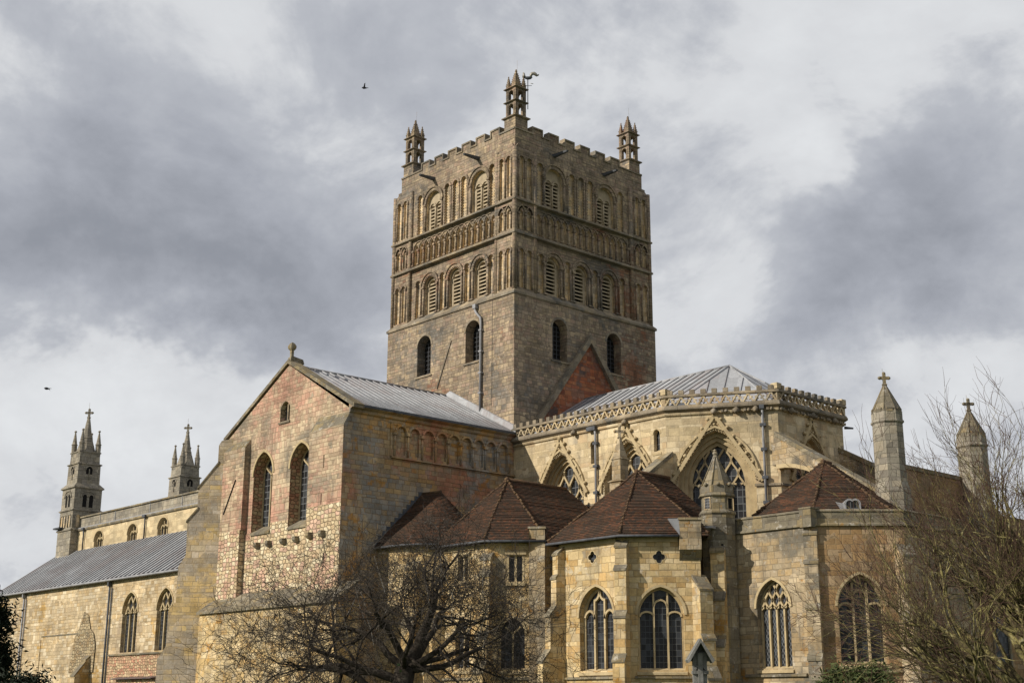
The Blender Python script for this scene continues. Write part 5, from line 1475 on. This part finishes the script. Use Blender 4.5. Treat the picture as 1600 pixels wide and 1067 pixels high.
for k, kind in ((5, 'grid'), (7, 'door'), (6, 'slit')):
    F, L = oct_frame(sx_, sy_, .84 if kind != 'slit' else .92, k)
    w_ = MB()
    if kind == 'slit':
        for z0, z1 in ((8.3, 9.7), (5.2, 6.6)):
            w_ = MB(); w_.fbox(F, L/2+.05, L/2+.17, z0, z1, -.1, .012, 0); w_.build('slit_window', ['dark_opening'], ST)
    else:
        w_.fbox(F, L*.28, L*.86, 11.52, 12.08, -.1, .02, 0); w_.bar(F, [(L*.28, 11.5), (L*.28, 12.1), (L*.86, 12.1), (L*.86, 11.5)], .05, -.05, .06, 1, closed=True)
        if kind == 'grid':
            for i in (1, 2, 3): w_.bar(F, [(L*(.28+.145*i), 11.5), (L*(.28+.145*i), 12.1)], .022, 0, .05, 2)
            for i in (1, 2, 3): w_.bar(F, [(L*.28, 11.5+.15*i), (L*.86, 11.5+.15*i)], .022, 0, .05, 2)
        w_.build('window', ['dark_opening', 'weathered_chapel_stone', 'lead_pipe'], ST)
b_ = MB(); buttress(b_, sx_+.55, sy_-.75, (.45, -.89), .7, [(9.3, .2), (6.9, .45), (4.6, .8)], 0, 1); b_.build('buttress', ['chapel_stone', 'lichen_stone'], ST)
b_ = MB(); b_.prism([(sx_+.2, sy_-.9, 10.45), (sx_+.5, sy_-1.6, 10.42), (sx_+.5, sy_-1.6, 10.52), (sx_+.2, sy_-.9, 10.62)], (.3, .12, 0), 0); b_.build('rain_spout', 'lead_pipe', ST)

# --- fourth chapel: parapet in front of its tiled roof
pl, FS_, FSE = chapel('', 19.6, -2.5, 24.48, 4.55, 11, None, 4.2, 0, '')
mb = MB()
mb.facade(FS_, rect(19.6, 24.48, 0, 10.3), [(arch(22.03, 1.0, 3.52, 6.45, 1.35), .3, False)], 0)
mb.facade(FSE, rect(0, 4.55, 0, 10.3), [(arch(2.25, 1.12, 3.7, 6.4, 1.5), .4, False)], 2)  # south-east face: an unseen tree's shade is put into its stone colour
e3 = (24.48+4.55*r2, -2.5+4.55*r2)
mb.add([(19.6, -2.5, 0), (19.6, 4.2, 0), (19.6, 4.2, 10.3), (19.6, -2.5, 10.3), (*e3, 0), (e3[0], 7, 0), (e3[0], 7, 10.3), (*e3, 10.3)], [(0, 1, 2, 3), (4, 5, 6, 7)], 0)
mb.fbox(FS_, 20.2, 23.9, 3.12, 3.28, -.05, .14, 1, slope=.05); mb.fbox(FSE, .4, 4.4, 3.3, 3.45, -.05, .14, 1, slope=.05)
C4 = mb.build('polygonal_chapel', ['weathered_chapel_stone', 'lichen_stone', 'shade_toned_ironstone'], CH, 'grey and ochre chapel with a plain parapet and four-light window')
gothic(C4, FS_, 22.03, 1.0, 3.52, 6.45, 1.35, [(0, .3), (.08, .42)], 'net', 4, 'diamond_glass', bw=.10, hood=.07, hoodw=.13, sillp=.1)
gothic(C4, FSE, 2.25, 1.12, 3.7, 6.4, 1.5, [(0, .4), (.1, .5)], 'round_three', 3, 'stained_glass', bw=.10, hood=.05, hoodw=.12, sillp=.1)
mb = MB()
sweep(mb, [(19.6, -2.5), (24.48, -2.5), e3, (e3[0], 7)], [(-.05, 10.22), (.14, 10.26), (.14, 10.34), (.02, 10.42), (.02, 10.95), (.08, 10.97), (.08, 11.02), (-.1, 11.1), (-.5, 11.1), (-.5, 10.22)], 0)
mb.sq(24.4, -2.42, [(.34, 10.2), (.34, 11.08), (.37, 11.1), (.37, 11.16), (.2, 11.2)], 0)
mb.build('parapet', 'lichen_stone', C4)
for x, y, dr, w_, st in ((24.42, -2.42, (.38, -.92), .66, [(9.9, .16), (8.5, .22), (6.3, .34), (3.9, .5)]), (e3[0]-.05, e3[1]-.1, (.92, -.38), .8, [(8.8, .5), (6.0, .9), (3.5, 1.2)])):
    b_ = MB(); buttress(b_, x, y, dr, w_, st, 0, 1); b_.build('buttress', ['weathered_chapel_stone', 'lichen_stone'], C4)
ev = [(x, y, 10.85) for x, y in offset(pl, -.45)]
tile_roof(C4, ev, (22.45, 1.85, 14.2), (22.45, 2.5, 14.2))
mb = MB()                                                      # dormer on the south-east slope
A2 = Vector(ev[2]); A3 = Vector(ev[3]); AP = Vector((22.45, 1.85, 14.2))
base = A2.lerp(A3, .50); up_ = (AP-A2.lerp(A3, .5)).normalized()
p = base+up_*.25
F = FR((p.x, p.y), (r2, r2), (r2, -r2)); z = p.z
mb.flat(F, arch(0, .36, z, z+.42, .16), .05, 1); mb.bar(F, arch(0, .36, z, z+.42, .16), .09, -.1, .1, 0)
hd = [(-.36, z)]+head(0, .40, z+.42, .2)+[(.36, z)]
mb.ring2(F, hd, .08, hd, -1.0, 0)
mb.flat(F, [(-.36, z), (-.36, z+.45), (-.8, z+.55), (-.5, z+.05)], -.1, 0)
mb.build('dormer', ['lead_pipe', 'square_glass'], C4)

# --- eastern block and its two octagonal pier turrets
mb = MB()
FE2 = EAST(25.9)
mb.facade(FE2, rect(3.0, 10.5, 0, 13.75), (), 0); mb.facade(FR((25.3, 3), (0, 1), (-1, 0)), rect(0, 7.5, 0, 13.75), (), 0)
mb.fbox(FE2, 3.0, 10.5, 13.7, 13.92, -.65, .08, 1)
mb.box((19, 4.2, 0), (25.4, 13, 10.4)); mb.box((25.3, 10.4, 0), (25.9, 17, 12.2)); mb.box((25.9, 4.3, 0), (27.5, 16, 8.8))
FE3 = EAST(27.5)
for c_ in (6.0, 9.5, 13): mb.flat(FE3, arch(c_, .8, 3.6, 6, 1.2), .012, 2); mb.bar(FE3, arch(c_, .8, 3.6, 6, 1.2), .16, 0, .1, 1)
mb.build('east_wall', ['shade_toned_ironstone', 'lichen_stone', 'stained_glass'], CH, 'dark eastern wall behind the branches')


def pier_turret(cx, cy, dz, label):
    mb = MB()
    mb.lathe(cx, cy, [(.95, 0), (.95, 12.4+dz), (.80, 12.9+dz), (.78, 15.9+dz), (.86, 15.98+dz), (.86, 16.06+dz), (.80, 16.12+dz), (.80, 16.55+dz)], 8, 0, PI/8)
    t = mb.build('pier_turret', ['grey_turret_stone'], CH, label)
    mb = MB()
    mb.lathe(cx, cy, [(.80, 16.5+dz), (.76, 16.66+dz), (.09, 18.0+dz), (.13, 18.03+dz), (.09, 18.08+dz)], 8, 0, PI/8)
    for k in range(8):
        a = PI/8+PI/4*k; mb.tube([(cx+.76*math.cos(a), cy+.76*math.sin(a), 16.66+dz), (cx+.08*math.cos(a), cy+.08*math.sin(a), 18.0+dz)], .03, 4, 0)
        F, L = oct_frame(cx, cy, .80, k); mb.fbox(F, L*.25, L*.75, 16.5+dz, 16.72+dz, -.12, .02, 0)
    cross(mb, cx, cy, 18.05+dz, .62, FR((0, 0), (rt.x, rt.y), (rt.y, -rt.x)))
    mb.tube([(cx-.08, cy, 18.3+dz), (cx-.08, cy, 18.95+dz)], .01, 4, 0)
    mb.build('spirelet', 'lichen_stone', t)


pier_turret(25.72, 3.05, 0, None); pier_turret(26.5, 10.1, -.45, None)

# ------------------------------------------------------------------ trees, shrubs, grave, birds


def grow(mb, p, d, L, r_, lvl, R, P, twigs):
    """one limb as a wandering tapered tube, with side shoots"""
    n_ = max(2, int(L/P['seg'][min(lvl, len(P['seg'])-1)]))
    pts = [Vector(p)]; dd = Vector(d).normalized(); rad = [r_]
    end = r_*P['taper']
    for i in range(n_):
        j = Vector((R.gauss(0, 1), R.gauss(0, 1), R.gauss(0, 1)))*P['wig'][min(lvl, len(P['wig'])-1)]
        dd = (dd+j+Vector((0, 0, P['trop'][min(lvl, len(P['trop'])-1)]))).normalized()
        pts.append(pts[-1]+dd*(L/n_)); rad.append(r_+(end-r_)*(i+1)/n_)
    sides = 8 if r_ > .1 else (5 if r_ > .03 else 3)
    (mb if lvl < P['twig_level'] else twigs).tube(pts, rad, sides, 0, True, False)
    if lvl >= P['levels']: return
    k = P['kids'][min(lvl, len(P['kids'])-1)]
    for i in range(k):
        t = R.uniform(P['from'], 1.0) if i < k-1 else 1.0
        a = min(n_-1, int(t*n_)); q = pts[a].lerp(pts[a+1], t*n_-a) if t < 1 else pts[-1]
        ax = (pts[a+1]-pts[a]).normalized()
        side = Vector((R.gauss(0, 1), R.gauss(0, 1), R.gauss(0, 1))); side = (side-ax*side.dot(ax)).normalized()
        an = RD(R.uniform(*P['angle'])) if t < 1 else RD(R.uniform(0, 22))
        nd = ax*math.cos(an)+side*math.sin(an)
        rr = (rad[a]+(rad[a+1]-rad[a])*(t*n_-a) if t < 1 else rad[-1])
        grow(mb, q, nd, L*R.uniform(*P['len']), max(P['rmin'], rr*R.uniform(*P.get('thin', (.45, .75)))), lvl+1, R, P, twigs)


R = random.Random(21)
tree = thing('bare_tree', 'gnarled dark leafless tree with ivy at its foot, in front of the transept corner', 'tree', (31.5, -34.2, 0))
PT = dict(seg=[.35, .28, .22, .2, .16], wig=[.16, .20, .22, .25, .28], trop=[.04, .005, -.02, .0, .03], kids=[5, 6, 5, 5, 0], angle=(28, 78), len=(.55, .85), taper=.5, rmin=.007, levels=4, twig_level=3, thin=(.42, .68))
PT['from'] = .38
mb = MB(); tg = MB()
toward = lambda a, b_, z: (rt.x*a+(-rt.y)*b_*0+rt.x*0+(fw.x*b_), rt.y*a+fw.y*b_, z)
base = Vector((32.25, -33.6, 0))
mb.tube([base, base+Vector((.05, .05, .9)), base+Vector(toward(.12, 0, 1.9)), base+Vector(toward(.25, .1, 2.7))], [.46, .38, .33, .30], 10, 0)
top = base+Vector(toward(.25, .1, 2.65))
limbs = [((.30, .15, 1.0), 2.5, .19), ((-.5, -.3, 1.0), 2.5, .12), ((.1, .6, .8), 2.3, .10), ((-1.0, .1, .38), 3.0, .13), ((-1.0, -.5, .18), 3.2, .13), ((1.0, .2, .34), 2.7, .13), ((1.0, -.4, .10), 2.8, .11), ((-.8, .4, .7), 2.4, .12), ((.8, -.5, .6), 2.4, .11), ((-1.0, .2, -.10), 3.0, .10), ((.8, .6, .3), 2.6, .10), ((-1.0, -.3, .0), 2.9, .10), ((.2, -1.0, .4), 2.2, .10)]
for i, (dv, L, r_) in enumerate(limbs):
    s = top if i not in (3, 4, 9, 11) else base+Vector(toward(.05, 0, 1.6+.25*i % 1.0))
    grow(mb, s, toward(*dv), L*.9, r_, 0, R, PT, tg)
for i in range(24):                                          # straight pale water shoots off the upper limbs
    s = base+Vector(toward(R.uniform(-2.6, 2.6), R.uniform(-1.2, 1.2), R.uniform(3.2, 4.8)))
    L = R.uniform(.7, 1.5); dv = Vector(toward(R.uniform(-.45, .6), R.uniform(-.4, .4), 1.0)).normalized()
    tg.tube([s, s+dv*L*.4+Vector((R.uniform(-.04, .04), R.uniform(-.04, .04), 0)), s+dv*L], [.010, .009, .004], 3, 1, True, False)
o = mb.build('trunk', 'bark', tree); o.location = -tree.location
o = tg.build('twigs', ['pale_twig', 'shoot_bark'], tree); o.location = -tree.location
mb = MB()
for i in range(1100):
    a = R.uniform(0, 2*PI); z = abs(R.gauss(0, .9)); rr = .44+R.uniform(0, .16)-z*.03
    c_ = base+Vector((rr*math.cos(a), rr*math.sin(a), z)); s = R.uniform(.04, .08)
    n1 = Vector((R.gauss(0, 1), R.gauss(0, 1), R.gauss(0, 1))).normalized(); n2 = n1.orthogonal().normalized()
    mb.add([c_+n1*s, c_+n2*s*.8, c_-n1*s, c_-n2*s*.8], [(0, 1, 2, 3)], 0)
o = mb.build('ivy', 'ivy_leaf', tree); o.location = -tree.location

R = random.Random(5)
tree = thing('bare_tree', 'tall leafless tree with greenish lichened branches fanning up from the right edge', 'tree', (49.0, -27.4, 0))
PT = dict(seg=[.45, .35, .28, .22, .2], wig=[.10, .13, .15, .17, .18], trop=[.045, .05, .04, .05, .05], kids=[6, 5, 4, 4, 0], angle=(15, 44), len=(.46, .74), taper=.42, rmin=.006, levels=4, twig_level=4, thin=(.5, .8))
PT['from'] = .25
mb = MB(); tg = MB()
base = Vector((49.0, -27.4, 0))
mb.tube([base, base+Vector((0, 0, .6)), base+Vector((0, 0, 1.3))], [.34, .27, .24], 9, 0)
for i in range(13):
    t = i/12
    ang = RD(4+86*t)                                        # fan: low limbs sweep left, high ones stand up
    dv = toward(-math.cos(ang)+R.uniform(-.1, .12), R.uniform(-.35, .35), math.sin(ang)+.03)
    grow(mb, base+Vector((0, 0, .9+.5*t)), dv, 3.2+.35*t+R.uniform(-.2, .3), .115+.04*t, 0, R, PT, tg)
for i in range(4):
    dv = toward(R.uniform(.1, .7), R.uniform(-.4, .4), 1.0); grow(mb, base+Vector((0, 0, 1.2)), dv, 3.4, .11, 0, R, PT, tg)
o = mb.build('trunk', 'lichened_bark', tree); o.location = -tree.location
o = tg.build('twigs', 'red_twig', tree); o.location = -tree.location


def leafy(name, label, cat, c_, rx, rz, count, leaf, mat, seed, spikes=0, cone=False):
    R = random.Random(seed); t = thing(name, label, cat, (c_[0], c_[1], 0))
    mb = MB()
    tr = MB(); tr.tube([(0, 0, 0), (.1, 0, rz*.8)], [.18, .08], 7, 0)
    tips = []
    for i in range(26):
        a = R.uniform(0, 2*PI); z = c_[2]+R.uniform(-.9, .85)*rz; f_ = math.sqrt(max(.05, 1-((z-c_[2])/rz)**2))
        if cone: f_ = max(.12, 1-(z-(c_[2]-rz))/(2*rz))
        q = Vector((rx*f_*R.uniform(.5, 1)*math.cos(a), rx*f_*R.uniform(.5, 1)*math.sin(a), z)); tips.append((q, R.uniform(.22, .42)*rx))
        tr.tube([(0, 0, max(.2, z*.6)), q], [.04, .015], 4, 0)
    for i in range(count):
        q, s_ = tips[i % len(tips)]
        v = Vector((R.gauss(0, .55), R.gauss(0, .55), R.gauss(0, .5)))*s_
        c2 = q+v; s = leaf*R.uniform(.6, 1.3)
        if c2.z < .05: continue
        n1 = Vector((R.gauss(0, 1), R.gauss(0, 1), R.gauss(0, .6)+.2)).normalized(); n2 = n1.orthogonal().normalized()
        mb.add([c2+n1*s*1.6, c2+n2*s*.45, c2-n1*s*1.6, c2-n2*s*.45], [(0, 1, 2, 3)], 0)
    tr.build('trunk', 'bark', t); mb.build('crown', mat, t)


leafy('yew_tree', 'dark yew tree cut by the left edge, before the nave wall', 'tree', (1.35, -33.95, 3.0), 2.35, 3.85, 60000, .085, 'yew_leaf', 3, cone=True)
leafy('yew_bush', 'low rounded near-black bush beside the yew tree', 'bush', (5.0, -33.1, 1.55), 1.35, 1.65, 5000, .08, 'yew_leaf', 4)
leafy('evergreen_shrub', 'green evergreen shrub under the chapel window, behind bare branches', 'bush', (30.2, -7.9, 1.7), 1.7, 1.9, 9000, .08, 'shrub_leaf', 9)

# gabled grave monument
gv = thing('grave_monument', 'narrow grey grave monument with a steep gabled top', 'monument', (46.93, -37.71, 0))
F = FR((0, 0), (rt.x, rt.y), (rt.y, -rt.x))
mb = MB(); mb.fbox(F, -.30, .30, 0, .25, -.22, .22); mb.fbox(F, -.13, .13, .25, 2.62, -.12, .0); mb.fbox(F, -.045, .045, .3, 2.6, 0, .06)
mb.fbox(F, -.15, .15, 2.22, 2.28, -.1, .05); mb.bar(F, [(-.10, 2.3), (0, 2.42), (.10, 2.3)], .03, 0, .04)
mb.build('shaft', 'grave_stone', gv)
mb = MB()
for sg in (-1, 1): mb.prism([F.P(0, 2.86, -.2), F.P(0, 2.78, -.2), F.P(sg*.22, 2.42, -.2), F.P(sg*.25, 2.47, -.2)], (F.n[0]*.42, F.n[1]*.42, 0))
mb.flat(F, [(-.2, 2.45), (.2, 2.45), (0, 2.79)], -.05)
mb.build('gable_hood', 'grave_stone', gv)

for nm, loc, sc, tilt, lab in (('bird', (-11.83, -4.47, 46.15), .62, .5, 'small dark bird gliding high left of the tower'), ('bird', (-22.47, -21.99, 22.17), .62, -.5, 'dark bird with raised wings flying low over the nave roof')):
    mb = MB()
    q = lambda a, b_, z: tuple((Vector((rt.x, rt.y, 0))*a+Vector((fw.x, fw.y, 0))*b_+Vector((0, 0, z)))*sc)
    mb.tube([q(-.30, 0, .06), q(-.22, 0, .05), q(-.1, 0, .02), q(.08, 0, 0), q(.2, 0, -.01), q(.36, 0, .0)], [.01, .05, .085, .08, .045, .03], 8, 0)
    for sg in (-1, 1):
        w_ = [q(-.10, sg*.05, .04), q(-.02, sg*.25, .16+tilt*.1), q(.06, sg*.5, .20+tilt*.3), q(.2, sg*.66, .12+tilt*.5), q(.16, sg*.4, .1+tilt*.2), q(.12, sg*.06, .02)]
        mb.prism(w_, (0, 0, .012), 0)
    mb.prism([q(.3, -.03, 0), q(.3, .03, 0), q(.5, .09, .01), q(.5, -.09, .01)], (0, 0, .01), 0)
    o = mb.build(nm, 'feather'); o.location = loc
    o['label'] = lab; o['category'] = 'bird'; o['group'] = 'birds flying above the church'
